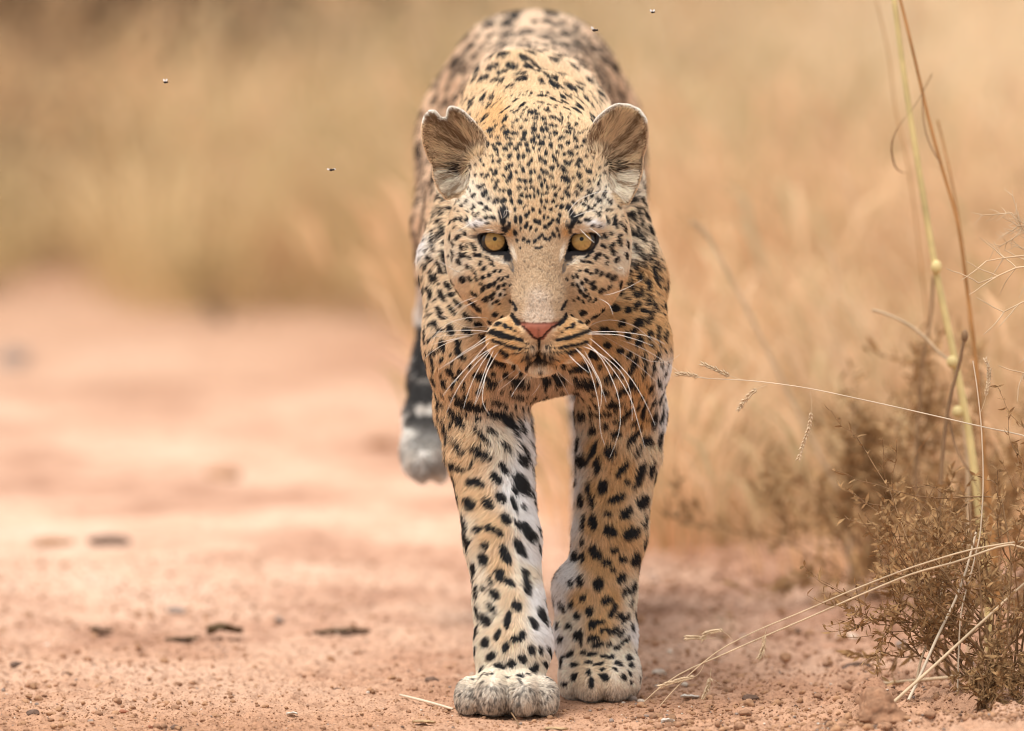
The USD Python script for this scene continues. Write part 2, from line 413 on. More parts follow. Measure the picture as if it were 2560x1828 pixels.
for poly, c, r, y0 in EARS:
    def dist(X, Y, Z, poly=poly, c=c, r=r, y0=y0):
        p = np.stack(np.broadcast_arrays(X, Y + 0 * X, Z + 0 * X), -1).astype(float)
        u, v = pix(p)
        d2 = poly_distance(poly, u, v) * PX
        slope = 0.056 * np.sqrt(((u - c[0]) / r[0] ** 2) ** 2 + ((v - c[1]) / r[1] ** 2) ** 2) / PX
        dy = np.abs(p[..., 1] - ear_depth(u, v, c, r, y0)) / np.sqrt(1 + slope ** 2) - 0.0012
        d2 = d2 + 0.0036
        return (np.minimum(np.maximum(d2, dy), 0) + np.sqrt(np.maximum(d2, 0) ** 2 + np.maximum(dy, 0) ** 2) - 0.0034).astype(np.float32)
    a, b = P(min(q[0] for q in poly), max(q[1] for q in poly), 0.1), P(max(q[0] for q in poly), min(q[1] for q in poly), 0.1)
    add(dist, np.array([a[0], y0 - 0.02, a[2]]), np.array([b[0], y0 + 0.045, b[2]]), 0.007)

# eye openings
EYES = ((1237, 603, -1), (1454, 603, 1))
EYE_R = 0.0150
OPEN = [(34, -15), (31, 0), (22, 13), (7, 22), (-10, 24), (-26, 24), (-34, 27), (-33, 9), (-28, -6), (-20, -14), (0, -18.5), (20, -18)]
BLK = [(46, -17), (43, 4), (30, 24), (10, 35), (-10, 38), (-22, 38), (-24, 48), (-36, 52), (-43, 45), (-40, 26), (-35, 9), (-31, -8), (-24, -19), (0, -24), (21, -23.5), (34, -21)]
for u, v, s in EYES:
    poly = [(u + s * x, v + y_) for x, y_ in OPEN]

    def dist(X, Y, Z, poly=poly):
        p = np.stack(np.broadcast_arrays(X, Y + 0 * X, Z + 0 * X), -1).astype(float)
        uu, vv_ = pix(p)
        return np.maximum(poly_distance(poly, uu, vv_) * PX, np.abs(Y - 0.0) - 0.03).astype(np.float32)
    c = P(u, v, 0.0)
    carve(dist, c - [0.02, 0.03, 0.02], c + [0.02, 0.03, 0.02], 0.002)


def surface_net(F, ax, ay, az):
    S = F < 0
    n = np.zeros(tuple(k - 1 for k in F.shape), np.uint8)
    for a, b, c in np.ndindex(2, 2, 2):
        n += S[a:S.shape[0] - 1 + a, b:S.shape[1] - 1 + b, c:S.shape[2] - 1 + c]
    act = np.argwhere((n > 0) & (n < 8))
    ident = np.full(n.shape, -1, np.int32)
    ident[act[:, 0], act[:, 1], act[:, 2]] = np.arange(len(act))
    corner = np.array(list(np.ndindex(2, 2, 2)))
    val = np.stack([F[act[:, 0] + a, act[:, 1] + b, act[:, 2] + c] for a, b, c in corner], 1)
    pos = np.zeros((len(act), 3)); cnt = np.zeros(len(act))
    for i in range(8):
        for j in range(i + 1, 8):
            if np.abs(corner[i] - corner[j]).sum() != 1:
                continue
            m = (val[:, i] < 0) != (val[:, j] < 0)
            t = val[m, i] / (val[m, i] - val[m, j])
            pos[m] += corner[i] + t[:, None] * (corner[j] - corner[i]); cnt[m] += 1
    pos /= cnt[:, None]
    out = np.empty_like(pos)
    for k, A in enumerate((ax, ay, az)):
        out[:, k] = A[act[:, k]] + pos[:, k] * (A[act[:, k] + 1] - A[act[:, k]])
    faces = []
    for k in range(3):
        sl0, sl1 = [slice(None)] * 3, [slice(None)] * 3
        sl0[k], sl1[k] = slice(0, -1), slice(1, None)
        e = np.argwhere(S[tuple(sl0)] != S[tuple(sl1)])
        o = [d for d in range(3) if d != k]
        e = e[(e[:, o[0]] > 0) & (e[:, o[1]] > 0) & (e[:, o[0]] < F.shape[o[0]] - 1) & (e[:, o[1]] < F.shape[o[1]] - 1)]
        q = []
        for d0, d1 in ((1, 1), (0, 1), (0, 0), (1, 0)):
            c = e.copy(); c[:, o[0]] -= d0; c[:, o[1]] -= d1
            q.append(ident[c[:, 0], c[:, 1], c[:, 2]])
        q = np.stack(q, 1)
        flip = S[e[:, 0], e[:, 1], e[:, 2]] ^ (k == 1)
        q[~flip] = q[~flip][:, ::-1]
        faces.append(q)
    q = np.vstack(faces)
    return out, np.vstack([q[:, [0, 1, 2]], q[:, [0, 2, 3]]])


BV, BF = surface_net(FIELD, AX, AY, AZ)
from scipy.sparse import coo_matrix
from scipy.sparse.csgraph import connected_components
_e = np.vstack([BF[:, [0, 1]], BF[:, [1, 2]], BF[:, [2, 0]]])
_e = np.unique(np.sort(_e, 1), axis=0)
_w = coo_matrix((np.ones(2 * len(_e)), (np.r_[_e[:, 0], _e[:, 1]], np.r_[_e[:, 1], _e[:, 0]])), shape=(len(BV), len(BV))).tocsr()
_deg = np.asarray(_w.sum(1))
for _l in (0.5, -0.52, 0.5, -0.52, 0.3):
    BV = BV + _l * (_w @ BV / np.maximum(_deg, 1) - BV)
_, _lab = connected_components(_w)
BF = BF[_lab[BF[:, 0]] == np.bincount(_lab).argmax()]
body = trimesh.Trimesh(BV, BF, process=False)
body.remove_unreferenced_vertices()
if body.volume < 0:
    body.invert()
BV, BF = np.array(body.vertices), np.array(body.faces)
BN = meshkit.arrays(body, True)[2]

# ------------------------------------------------------------------ the coat: spots noted on the animal as the photograph shows them, set on its surface as ellipses
# each block: origin in the photograph, pixels per step, then x y half-length half-width direction (degrees, 90 = downwards)
Q = 5.075
MARKS = [
 (1040, 240, Q, '''1160 475 45 32 0;1255 485 45 25 0;1385 490 40 25 100;1365 560 45 20 0;1195 555 60 14 5;1050 535 35 12 -25;960 520 30 10 0;900 585 20 14 60;925 630 35 22 -45;1060 618 35 22 10;
1195 620 40 22 -5;1320 630 35 20 10;1410 632 28 26 0;1480 580 32 25 90;1590 615 35 32 90;1030 690 38 22 40;1140 682 40 22 5;1275 678 32 25 -30;1430 710 40 20 40;1500 430 35 25 20;1600 440 30 28 0;
1480 485 20 12 30;1550 515 30 20 80;1505 540 30 12 70;1520 610 25 15 60;1490 680 30 10 80;1560 700 25 12 -70;1195 775 45 22 -55;1305 775 45 18 95;1368 775 32 18 85;1065 835 38 20 -60;990 840 30 14 -60;
1460 830 35 15 -60;1580 815 35 18 55;1190 905 65 24 -38;1310 885 35 8 -50;1430 875 40 15 -60;1360 945 45 18 85;1015 985 50 22 -60;905 1030 40 18 -50;1120 1015 25 12 -40;1200 1010 50 18 -60;1190 1060 55 30 -40;
1460 975 40 15 95;1510 970 30 10 80;1600 960 40 18 60;1560 1045 30 15 80;1325 1075 30 22 10;1395 1090 35 22 60;1460 1085 30 18 -80;850 1005 25 14 -50;1040 1095 35 18 -55;1020 1160 40 18 -60;850 1155 45 16 -40;
1070 1205 32 14 -35;1125 1200 22 12 -40;1195 1225 45 26 80;1320 1165 35 20 -15;1400 1185 25 15 -40;1460 1165 25 15 -60;1500 1195 25 12 80;1590 1150 35 14 80;880 1240 50 24 -55;740 1270 40 20 -50;935 1305 35 16 -50;
1015 1340 50 26 -45;1110 1335 45 30 -50;1215 1340 40 18 80;1325 1350 32 24 0;1335 1260 35 22 -50;1410 1280 22 14 0;1450 1275 22 12 80;1500 1275 30 10 85;1550 1225 35 12 80;1590 1335 30 14 80;520 1370 35 20 -50;
590 1395 30 15 -40;650 1350 35 14 -60;730 1420 40 18 -55;830 1370 40 16 30;885 1445 45 18 -50;460 1495 40 12 -80;510 1570 40 18 -50;580 1565 30 20 -60;650 1575 40 22 -60;780 1520 45 18 -50;1260 1440 35 14 90;
1375 1410 25 12 -70;1410 1390 20 10 0;1485 1440 35 14 80;1430 1490 30 12 -70;1140 1470 80 30 70;1090 1560 60 24 80;1270 1570 50 14 90;1330 1580 50 16 90;1395 1520 35 16 70;1570 1470 30 12 90;
870 50 58 48 90;985 50 40 18 70;705 285 32 28 0;950 450 50 28 -20;1340 150 50 16 -50;1090 230 45 12 -40;1130 320 50 15 -45;1270 330 50 10 -30;1400 320 40 10 -10;1520 300 35 14 0;1500 210 30 22 0;640 110 60 20 -55;
450 110 60 15 -60;1270 215 40 10 -30;1010 160 40 10 -50;800 290 40 12 -60;880 370 25 14 0;1110 420 45 10 -40;135 1260 60 20 80;215 1240 40 12 80;285 1310 45 26 -60;215 1380 55 16 80;320 1480 50 20 80;160 1570 60 20 80;245 1490 45 13 85'''),
 (1180, 430, Q, '''385 560 100 42 82;410 730 38 26 55;550 600 55 14 90;615 600 50 20 85;690 680 45 20 -70;745 715 35 16 -75;800 625 35 20 50;860 640 35 14 80;815 735 28 14 -60;930 700 35 18 50;985 655 35 20 -60;1090 625 45 20 75;
1080 730 35 16 60;1110 555 30 16 70;1025 610 25 12 60;915 575 35 12 -80;550 770 45 22 60;575 870 25 13 70;660 855 28 18 -60;720 885 28 20 -30;800 880 30 14 -60;850 840 30 12 -60;890 795 28 12 50;940 850 50 14 30;
985 840 25 16 -40;1030 795 38 16 60;1105 800 40 10 85;610 965 20 10 0;830 965 40 11 10;880 950 20 10 0;1290 570 70 38 40;1270 660 65 30 -60;1225 475 60 25 60'''),
 (1340, 240, Q, '''30 520 35 18 70;70 615 40 32 50;105 540 25 16 0;170 550 20 14 0;75 440 30 22 0;125 440 35 20 45;215 390 55 16 5;240 480 35 25 0;390 475 50 18 15;420 425 60 12 20;320 545 60 16 -15;185 640 38 24 80;310 655 35 20 10;
400 608 35 22 -5;490 560 45 18 50;505 660 30 18 -20;540 485 30 10 10;610 590 40 20 50;570 650 22 16 0;125 735 42 18 100;265 725 38 14 55;430 735 50 24 40;230 805 60 18 60;60 805 38 16 55;110 850 28 18 70;385 860 50 20 30;
200 920 32 26 50;350 940 60 22 45;80 960 40 18 60;135 985 28 16 70;520 890 45 18 55;545 835 40 18 50;195 1040 35 16 25;40 1045 28 22 0;370 1065 70 36 40;465 1045 30 10 55;540 1015 45 26 50;660 1090 40 14 50;655 970 45 25 40;
70 1140 35 16 -80;110 1080 28 14 60;145 1165 30 16 60;220 1155 40 20 30;290 1185 22 12 0;555 1175 60 22 45;400 1165 20 10 0;390 1245 55 26 50;245 1265 32 24 50;325 1300 22 20 0;135 1230 25 16 0;75 1255 20 14 0;25 1220 40 15 80;
135 1340 30 16 50;215 1340 30 20 0;65 1340 35 12 80;510 1240 40 16 40;670 1240 60 20 50;630 1310 40 18 60;490 1370 50 16 30;320 1410 35 25 -60;110 1415 30 12 80;190 1440 25 20 0;255 1400 20 14 0;50 1465 35 14 85;430 1450 70 28 60;
460 1530 55 28 50;600 1385 50 14 40;680 1440 50 16 30;790 1330 50 22 40;850 1280 35 16 50;920 1350 50 16 55;1035 1400 55 28 55;900 1450 25 12 0;760 1500 55 16 50;575 1510 35 24 0;650 1570 40 16 10;885 1580 45 18 65;990 1590 50 24 75;
100 1540 35 14 90;150 1540 20 14 0;305 1520 30 14 -70;20 1600 25 20 0;275 1580 30 18 0;620 70 48 36 45;690 150 50 30 60;740 110 90 20 55;810 90 60 28 50;510 200 70 35 30;700 300 55 40 50;400 40 60 22 45;330 40 40 20 45;215 60 40 25 60;
560 110 110 9 45;300 100 40 15 30;380 180 50 20 40;250 140 30 15 0;60 100 40 14 20;140 200 40 14 20;90 300 36 18 10;210 290 50 14 15;300 330 40 12 30;20 250 36 16 0;160 130 30 12 0;1215 1320 45 22 80;1270 1310 60 12 75;1385 1360 70 18 70;
1160 1380 30 18 90;1150 1540 50 22 80;1225 1540 60 20 80;1280 1470 50 14 80;1385 1540 55 22 80;1420 950 90 18 80;1390 1180 100 25 65'''),
 (1060, 520, Q, '''790 125 35 16 -10;880 130 40 16 30;800 190 30 8 0;600 220 25 10 -70;525 320 35 14 -70;440 375 45 22 -50;380 460 45 10 75;345 380 70 8 90;490 505 45 18 70;550 490 45 10 85;610 465 25 18 90;640 520 40 12 50;480 600 42 22 60;
530 600 35 16 70;375 575 55 14 70;370 655 25 12 60;455 690 45 22 50;585 630 35 10 80;655 600 28 26 90;715 605 32 24 20;800 640 40 10 35;850 670 40 10 40;715 710 38 20 -70;860 720 40 12 30;760 770 32 20 -50;560 745 35 14 60;620 775 35 6 60;
505 905 40 32 60;590 905 42 20 50;665 840 35 12 60;670 900 45 14 40;745 885 25 22 0;825 850 28 25 0;890 810 35 12 -30;970 800 30 12 -40;890 960 38 20 -60;825 990 38 24 -40;745 1040 30 25 90;740 975 45 10 35;940 1010 35 16 -70;
1020 975 35 16 -40;995 900 40 12 -50;1060 870 30 10 -45;945 900 30 9 -50;1100 980 20 10 -50;640 1085 50 18 35;795 1150 35 18 70;850 1135 38 18 60;885 1090 30 18 -40;965 1100 25 16 -50;1030 1100 15 10 0;920 1185 28 16 -30;870 1210 14 12 0;
955 1220 18 10 0;1020 1035 18 10 0;760 1170 30 8 50;1130 1210 35 18 60;1165 1280 25 8 75;905 1350 35 28 -20;990 1395 25 22 0;845 1450 38 26 30;940 1480 48 34 10;1030 1505 35 26 30;1100 1535 30 16 30;1160 1560 20 12 20;
55 180 60 22 85;145 130 80 14 88;220 65 55 20 80;245 290 75 25 75;195 375 50 22 80;120 440 110 18 82;30 400 60 10 80;255 630 80 26 70;90 645 50 26 70;205 765 80 24 65;290 770 70 12 65;135 880 80 20 70;35 750 35 20 60;310 1000 65 28 60;
385 940 45 18 65;450 1070 65 24 52;235 1130 80 25 62;105 1095 70 20 75;20 1240 75 20 90;85 1270 60 12 88;425 1220 75 22 45;355 1300 70 26 55;205 1340 75 30 75;650 1240 110 30 42;560 1400 80 25 40;690 1490 50 20 20'''),
 (1000, 560, Q, '''460 1310 65 20 70;640 1350 75 38 75;840 1360 60 35 10;890 1400 40 20 0;350 1400 110 16 85;545 1540 70 30 75;1070 1470 80 30 40;990 1280 50 25 10'''),
 (1060, 840, Q, '''430 90 55 30 80;440 210 70 35 60;480 270 60 25 30;790 50 70 35 40;820 260 90 35 45;960 350 80 28 25;235 150 60 30 60;160 200 40 20 60;340 450 60 30 45;400 520 70 25 35;280 600 50 20 45;640 490 40 25 -60;740 530 100 50 30;
830 590 60 35 20;1160 580 110 40 20;690 670 35 22 0;1160 740 90 25 20;920 820 80 25 15;580 860 160 58 25;680 910 80 50 10;930 1010 120 50 12;1080 1120 120 50 55;1140 1240 70 20 70;680 1060 32 28 0;360 960 50 35 60;420 1030 70 35 50;
470 1130 70 25 45;160 1030 85 25 80;290 1180 110 22 75;280 1330 60 22 80;215 1440 110 25 85;250 1520 50 25 80;440 1420 110 25 55;700 1490 110 55 35;800 1540 60 30 40;740 1290 140 22 48;860 1230 70 20 25;1030 1420 90 25 45;1270 1500 130 16 65;
1220 1570 60 28 55;1220 1180 80 20 80;130 1230 80 12 80;200 770 90 18 75;1560 750 60 40 0;1540 560 60 38 20;130 300 100 14 75'''),
 (1380, 800, Q, '''360 610 100 40 -10;440 800 110 40 5;350 970 90 35 -5;90 750 60 45 0;520 450 75 35 40;700 320 55 35 30;810 560 70 40 40;760 730 90 38 -20;870 390 50 30 0;960 210 55 35 80;680 130 50 30 0;790 180 55 18 10;890 60 45 25 0;1100 60 45 45 0;
1100 290 65 35 -70;1040 570 90 30 -70;940 840 110 30 -20;1220 200 55 25 -80;1320 210 60 18 90;1410 190 60 20 -60;1200 30 40 25 -70;780 1040 85 38 0;690 880 50 30 0;980 450 50 30 -60;400 1230 50 45 60;530 1410 60 40 -60;820 1450 60 55 0;
690 1330 40 34 0;600 1180 80 20 5;720 1160 45 30 0;930 1190 130 28 -55;860 1270 60 25 0;1030 1300 40 30 0;1140 1120 130 20 -82;1260 1030 60 22 -70;1270 1250 110 28 -85;1360 1220 80 22 -80;1350 970 80 30 -85;1230 830 60 20 -70;
1030 1490 150 30 -58;1200 1540 70 50 40;1340 1500 110 35 -78;330 1480 30 15 80;110 880 30 20 0;110 990 50 20 0;1160 620 110 14 -75;1260 600 90 14 -80;1310 460 60 18 -60;1150 460 60 18 -70'''),
 (1330, 520, Q, '''620 90 35 26 0;705 150 40 20 0;600 175 40 14 20;820 80 55 16 50;945 170 48 20 65;1045 180 58 26 75;1125 210 45 10 80;1000 325 30 16 50;1100 410 75 18 78;905 490 35 22 50;930 360 60 12 60;1025 460 35 14 -70;1000 510 45 18 70;
1025 575 32 24 -50;1065 655 50 28 -55;850 595 30 26 0;810 640 30 26 0;930 625 40 12 60;740 580 60 11 -30;700 620 50 10 -30;720 690 60 10 20;640 680 40 10 30;945 700 30 16 -50;690 800 28 22 0;610 800 25 10 0;815 805 38 24 -60;870 840 45 18 -55;
750 835 25 14 0;955 855 40 25 -35;1020 890 55 20 -50;520 870 30 12 50;570 860 38 14 60;440 900 30 10 50;635 950 32 20 60;690 925 35 20 60;760 950 45 20 -20;780 1010 35 32 0;870 1050 50 22 -38;960 1020 60 12 -50;520 970 30 16 50;
580 985 35 14 60;615 1060 36 18 60;680 1040 25 14 60;660 1105 36 16 60;705 1110 45 12 -70;590 1145 26 16 40;730 1160 35 14 -60;790 1165 40 10 -45;650 1190 30 12 50;530 1170 20 10 50;410 1225 45 18 -70;640 1330 48 32 -20;505 1385 35 14 80;
690 1445 38 28 -30;610 1465 40 28 -15;520 1500 38 24 -60;445 1535 30 14 -30;380 1575 18 10 0;1110 970 60 30 80;1120 1100 50 38 70;1060 1280 55 45 0;890 1290 35 28 0;800 1365 80 35 -15;1205 110 50 24 80;1275 120 65 24 75;1335 60 60 20 80;
1435 120 55 28 75;1375 200 55 20 80;1170 270 55 20 80;1265 330 45 30 75;1340 330 75 22 80;1480 295 65 38 75;1410 400 85 18 -88;1305 520 60 24 85;1200 465 55 22 75;1375 580 60 24 80;1520 560 85 22 80;1190 610 55 26 70;1235 710 55 24 80;
1320 745 65 24 -85;1410 720 75 20 85;1475 660 55 22 75;1365 880 65 26 -75;1235 850 60 16 80;1255 1000 75 26 85;1370 1090 70 20 85;1460 990 70 30 85;1300 1130 45 26 90;1445 1220 45 28 -80;1320 1265 55 25 -75;1215 1310 45 40 0;
1540 840 110 22 75;1580 760 60 20 80;1415 1330 28 26 0;1480 1400 70 24 -75;1350 1470 50 45 0;1140 1470 55 30 -40;1520 1240 60 14 85;1560 1290 50 14 80;1200 1180 22 18 0;910 1560 50 40 0;1020 1580 50 20 0'''),
 (1080, 1120, Q, '''270 230 60 35 80;370 280 60 22 20;305 430 80 28 65;210 560 190 20 78;270 640 60 22 70;510 220 50 15 -70;540 445 95 45 0;630 480 40 30 0;810 390 85 40 50;905 265 90 35 55;1140 180 70 40 55;1140 480 150 62 60;1050 560 60 22 60;
480 720 85 55 50;710 720 80 45 45;875 650 75 45 45;1040 740 110 22 68;930 920 80 45 50;1155 760 40 18 70;410 890 70 25 70;420 1050 110 30 80;470 1190 60 25 60;580 1040 45 35 0;740 1030 60 40 20;860 1090 60 28 40;1080 1000 70 18 65;
1210 1080 140 45 62;1290 1140 60 25 60;1110 1280 120 45 65;670 1250 50 35 0;660 1420 80 50 70;930 1370 120 50 65;320 1010 90 20 80;370 1220 120 22 75;540 1540 80 38 75;850 1590 60 40 0;1180 1600 60 30 60;1340 1290 60 20 70;1345 1080 60 26 90'''),
 (1120, 1440, Q, '''265 110 85 18 80;375 230 90 25 85;450 160 35 18 60;540 90 60 22 70;590 240 80 40 45;660 40 50 35 30;780 90 80 35 35;1000 130 110 40 80;355 480 100 20 70;560 420 90 30 55;490 570 75 48 55;870 390 65 50 50;755 560 100 35 -80;
1085 620 90 30 60;1190 520 100 42 65;1270 620 40 15 60;630 750 75 28 -65;470 860 60 45 -60;730 910 65 35 -60;845 810 50 38 -30;935 770 65 35 -65;550 1030 60 38 -40;655 1150 70 32 10;800 1120 60 38 0;945 1060 60 38 45;1060 950 60 40 75;
1170 960 50 25 85;1280 970 60 18 55;1090 1180 60 38 -70;1020 1260 30 28 0;920 1270 45 25 0;420 1200 50 16 -55;530 1250 50 16 -25;1230 1130 60 22 40;760 1300 50 9 0;300 1320 50 10 0;920 1350 50 10 45'''),
 (1380, 1100, Q, '''750 170 70 65 0;540 140 90 30 -72;390 270 75 65 -60;350 360 60 30 90;580 340 95 36 90;900 370 120 32 -52;1080 160 80 25 -65;1110 440 150 38 -75;1060 580 50 22 -60;1250 370 110 28 -80;950 540 38 30 0;650 610 85 52 -80;470 640 90 22 85;
510 780 90 26 80;380 780 75 36 85;820 750 100 40 -25;1150 790 90 55 -60;940 940 85 45 -50;715 950 50 30 0;530 1060 95 42 85;410 1060 90 20 -85;740 1170 75 60 30;1000 1200 85 60 -20;1060 1170 60 35 -70;1165 1060 80 20 -75;545 1430 95 55 55;
790 1410 50 40 0;700 1560 60 35 -15;895 1520 45 38 0;1050 1520 80 45 -70;1160 1310 80 20 -78;300 1490 55 40 90;395 1330 60 16 85;390 1500 60 22 85'''),
 (1360, 1400, Q, '''460 280 75 38 85;690 310 85 52 -80;975 240 70 38 -58;875 140 35 28 0;340 310 50 18 85;1115 360 80 30 -65;1010 410 60 25 -55;500 490 50 28 -45;800 530 65 50 -15;575 660 45 45 0;870 660 85 30 -60;960 720 45 38 0;1030 750 75 20 -50;
350 580 48 24 75;245 610 75 26 65;420 720 48 32 75;180 840 50 20 80;320 850 45 30 25;615 830 55 38 -70;710 800 60 20 -5;770 900 65 25 -15;880 910 65 30 -30;980 930 60 20 -50;440 970 60 50 -50;600 1010 50 30 -20;660 1000 40 20 0;215 1020 42 28 80;
470 1060 40 15 80;680 1085 75 28 -15;825 1080 28 25 0;915 1120 40 28 0;1030 1030 70 22 -45;340 1190 60 25 -40;250 1230 50 14 -20;505 1180 35 28 0;610 1200 65 25 -10;760 1230 50 20 0;850 1240 50 20 -10;1110 860 45 20 80;1080 1250 40 35 0;
390 1335 50 25 0;180 1320 70 28 80;565 1300 45 25 -15;690 1335 70 16 -10;950 1320 55 25 30;910 1390 50 14 40;565 1430 32 35 0;395 1490 50 32 -45;770 1500 55 35 30;600 1560 70 28 85;1070 1440 50 15 45;1010 1500 45 25 50;1095 1560 30 22 0;
1110 1340 35 30 0;740 1400 30 18 0;260 1580 40 20 0;1090 560 45 16 -70;1200 1190 30 16 90'''),
 (1000, 0, 3.25, '''845 460 45 28 -15;1005 490 38 25 40;760 555 50 22 -25;910 555 45 28 0;1045 565 38 22 30;830 605 45 20 -5;1120 600 40 20 50;970 600 22 16 0;690 650 45 25 -20;815 680 55 28 10;990 660 50 25 -10;610 670 55 18 -50;530 710 60 18 -60;
1190 630 50 14 60;1250 650 30 25 40;1245 705 50 25 60;1150 680 45 12 60;1280 710 60 12 45;1380 730 55 32 40;1450 715 50 22 45;650 570 60 14 -50;1090 540 60 12 50;900 720 36 18 0;760 810 26 18 60;1160 790 36 16 0;1070 920 30 18 0;940 830 30 12 -60;
1000 860 34 12 -50;880 890 36 12 -50;1240 820 28 14 40;1330 840 36 14 40;950 135 50 42 80;1190 190 44 40 0;1320 200 32 25 0;860 380 44 28 -10;1010 410 48 24 20;760 170 60 24 -10;720 235 70 22 -10;1090 200 30 24 0;1420 230 40 26 60;560 330 40 22 -40;
640 310 36 20 -20;1500 330 40 24 50;1640 330 50 22 55;1690 410 60 26 60;1790 570 36 50 80;1800 720 60 24 80;1870 700 60 14 70;1750 620 40 16 60'''),
]
# the dark lines: lips, whisker rows, the rims of the eyes (pixel polylines with a half-width)
LINES = [
 ('k', [(1225, 827), (1252, 835), (1280, 844), (1302, 851)], 5.0), ('k', [(1220, 833), (1250, 842), (1275, 848)], 4.0), ('k', [(1236, 852), (1262, 862), (1285, 870), (1300, 873)], 4.2), ('k', [(1308, 858), (1332, 865)], 2.2, 'dots'),
 ('k', [(1303, 871), (1331, 871)], 3.2, 'dots'), ('k', [(1252, 876), (1268, 884), (1290, 882), (1320, 881)], 2.6, 'dots'), ('k', [(1255, 878), (1270, 890)], 5.0),
 ('k', [(1472, 827), (1448, 838), (1420, 846), (1392, 851)], 5.0), ('k', [(1462, 856), (1440, 862), (1412, 868), (1400, 871)], 4.2), ('k', [(1366, 866), (1386, 861)], 2.4, 'dots'), ('k', [(1368, 871), (1392, 870)], 3.2, 'dots'),
 ('k', [(1378, 880), (1404, 882), (1425, 876), (1446, 876)], 3.2, 'dots'), ('k', [(1425, 882), (1446, 872)], 5.0),
 ('k', [(1282, 790), (1289, 802), (1297, 811)], 7.0), ('k', [(1414, 790), (1407, 802), (1399, 811)], 7.0),
 ('k', [(1296, 809), (1312, 820), (1324, 830), (1332, 842), (1346, 849), (1358, 841), (1368, 829), (1380, 818), (1400, 808)], 2.6), ('k', [(1348, 848), (1349, 878)], 3.6),
 ('k', [(1349, 876), (1338, 884), (1322, 892), (1302, 897)], 2.4), ('k', [(1349, 876), (1360, 884), (1376, 892), (1398, 897)], 2.4),
 ('k', [(1278, 754), (1286, 762), (1291, 776)], 4.5), ('k', [(1414, 754), (1409, 764), (1405, 772)], 4.0),
]
PINK_NOSE = [(1286, 801), (1312, 803), (1347, 807), (1382, 803), (1410, 801), (1387, 819), (1373, 832), (1361, 847), (1347, 853), (1332, 847), (1318, 832), (1305, 820)]

ray = trimesh.ray.ray_triangle.RayMeshIntersector(body)
try:
    from trimesh.ray.ray_pyembree import RayMeshIntersector
    ray = RayMeshIntersector(body)
except Exception:
    pass


def hit(uv):
    """Where the sight lines through these pixels first meet the animal: points, normals, and whether they meet it."""
    uv = np.asarray(uv, float)
    d = P(uv[:, 0], uv[:, 1], 0.0) - CAM
    d /= np.linalg.norm(d, axis=1, keepdims=True)
    tri = ray.intersects_first(np.repeat(CAM[None], len(uv), 0), d)
    ok = tri >= 0
    fn = body.face_normals[np.maximum(tri, 0)]
    a = BV[BF[np.maximum(tri, 0), 0]]
    t = ((a - CAM) * fn).sum(1) / ((d * fn).sum(1) + 1e-12)
    n = BN[BF[np.maximum(tri, 0)]].mean(1)
    return CAM + d * t[:, None], n / np.linalg.norm(n, axis=1, keepdims=True), ok


class Spots:
    def __init__(self):
        self.c, self.e1, self.e2, self.n = [], [], [], []

    def photo(self, uv, ha, hb, ang, limit=1.9):
        """Ellipses seen at these pixels, laid out on the skin under them."""
        c, n, ok = hit(uv)
        uv2 = np.array(uv, float)
        for du, dv in ((8, 0), (-8, 0), (0, 6), (16, 0), (-16, 0), (24, 0), (-24, 0)):
            if ok.all():
                break
            bad = ~ok
            c2, n2, ok2 = hit(uv2[bad] + [du, dv])
            idx = np.where(bad)[0][ok2]
            c[idx], n[idx], ok[idx] = c2[ok2], n2[ok2], True
        view = c - CAM
        view /= np.linalg.norm(view, axis=1, keepdims=True)
        vn = (view * n).sum(1)
        vn = -np.maximum(-vn, 1 / limit)
        sc = PX * (c[:, 1] + DIST) / DIST
        ax = []
        for da, h in ((0, ha), (90, hb)):
            a = np.radians(np.asarray(ang) + da)
            d = np.cos(a)[:, None] * np.array([1.0, 0, 0]) - np.sin(a)[:, None] * UPV
            t = d - view * ((d * n).sum(1) / vn)[:, None]
            t -= n * (t * n).sum(1)[:, None]
            ax.append(t * (np.asarray(h) * sc)[:, None])
        for i in np.where(ok)[0]:
            self.put(c[i], ax[0][i], ax[1][i], n[i])

    def put(self, c, a, b, n, strength=1.0):
        self.k = getattr(self, 'k', []); self.k.append(strength)
        g = np.array([[a @ a, a @ b], [a @ b, b @ b]])
        gi = np.linalg.inv(g + np.eye(2) * 1e-12)
        self.c.append(c); self.n.append(n)
        self.e1.append(gi[0, 0] * a + gi[0, 1] * b); self.e2.append(gi[1, 0] * a + gi[1, 1] * b)
        self.r = getattr(self, 'r', []); self.r.append(max(np.linalg.norm(a), np.linalg.norm(b)))

    def cover(self, p, nz, n):
        """How dark each point is: 1 inside a spot, 0 outside; nz roughens the edges."""
        out = np.zeros(len(p))
        tree = cKDTree(p)
        for c, e1, e2, m, r, k, idx in zip(self.c, self.e1, self.e2, self.n, self.r, self.k, tree.query_ball_point(np.array(self.c), np.array(self.r) * 1.5, return_sorted=False)):
            if not idx:
                continue
            idx = np.array(idx)
            q = p[idx] - c
            w = np.sqrt((q @ e1) ** 2 + (q @ e2) ** 2) + nz[idx]
            good = (np.abs(q @ m) < 0.6 * r + 0.006) & (n[idx] @ m > -0.1)
            out[idx] = np.maximum(out[idx], np.where(good, k * (1 - smooth01(w, 0.88, 1.14)), 0))
        return out


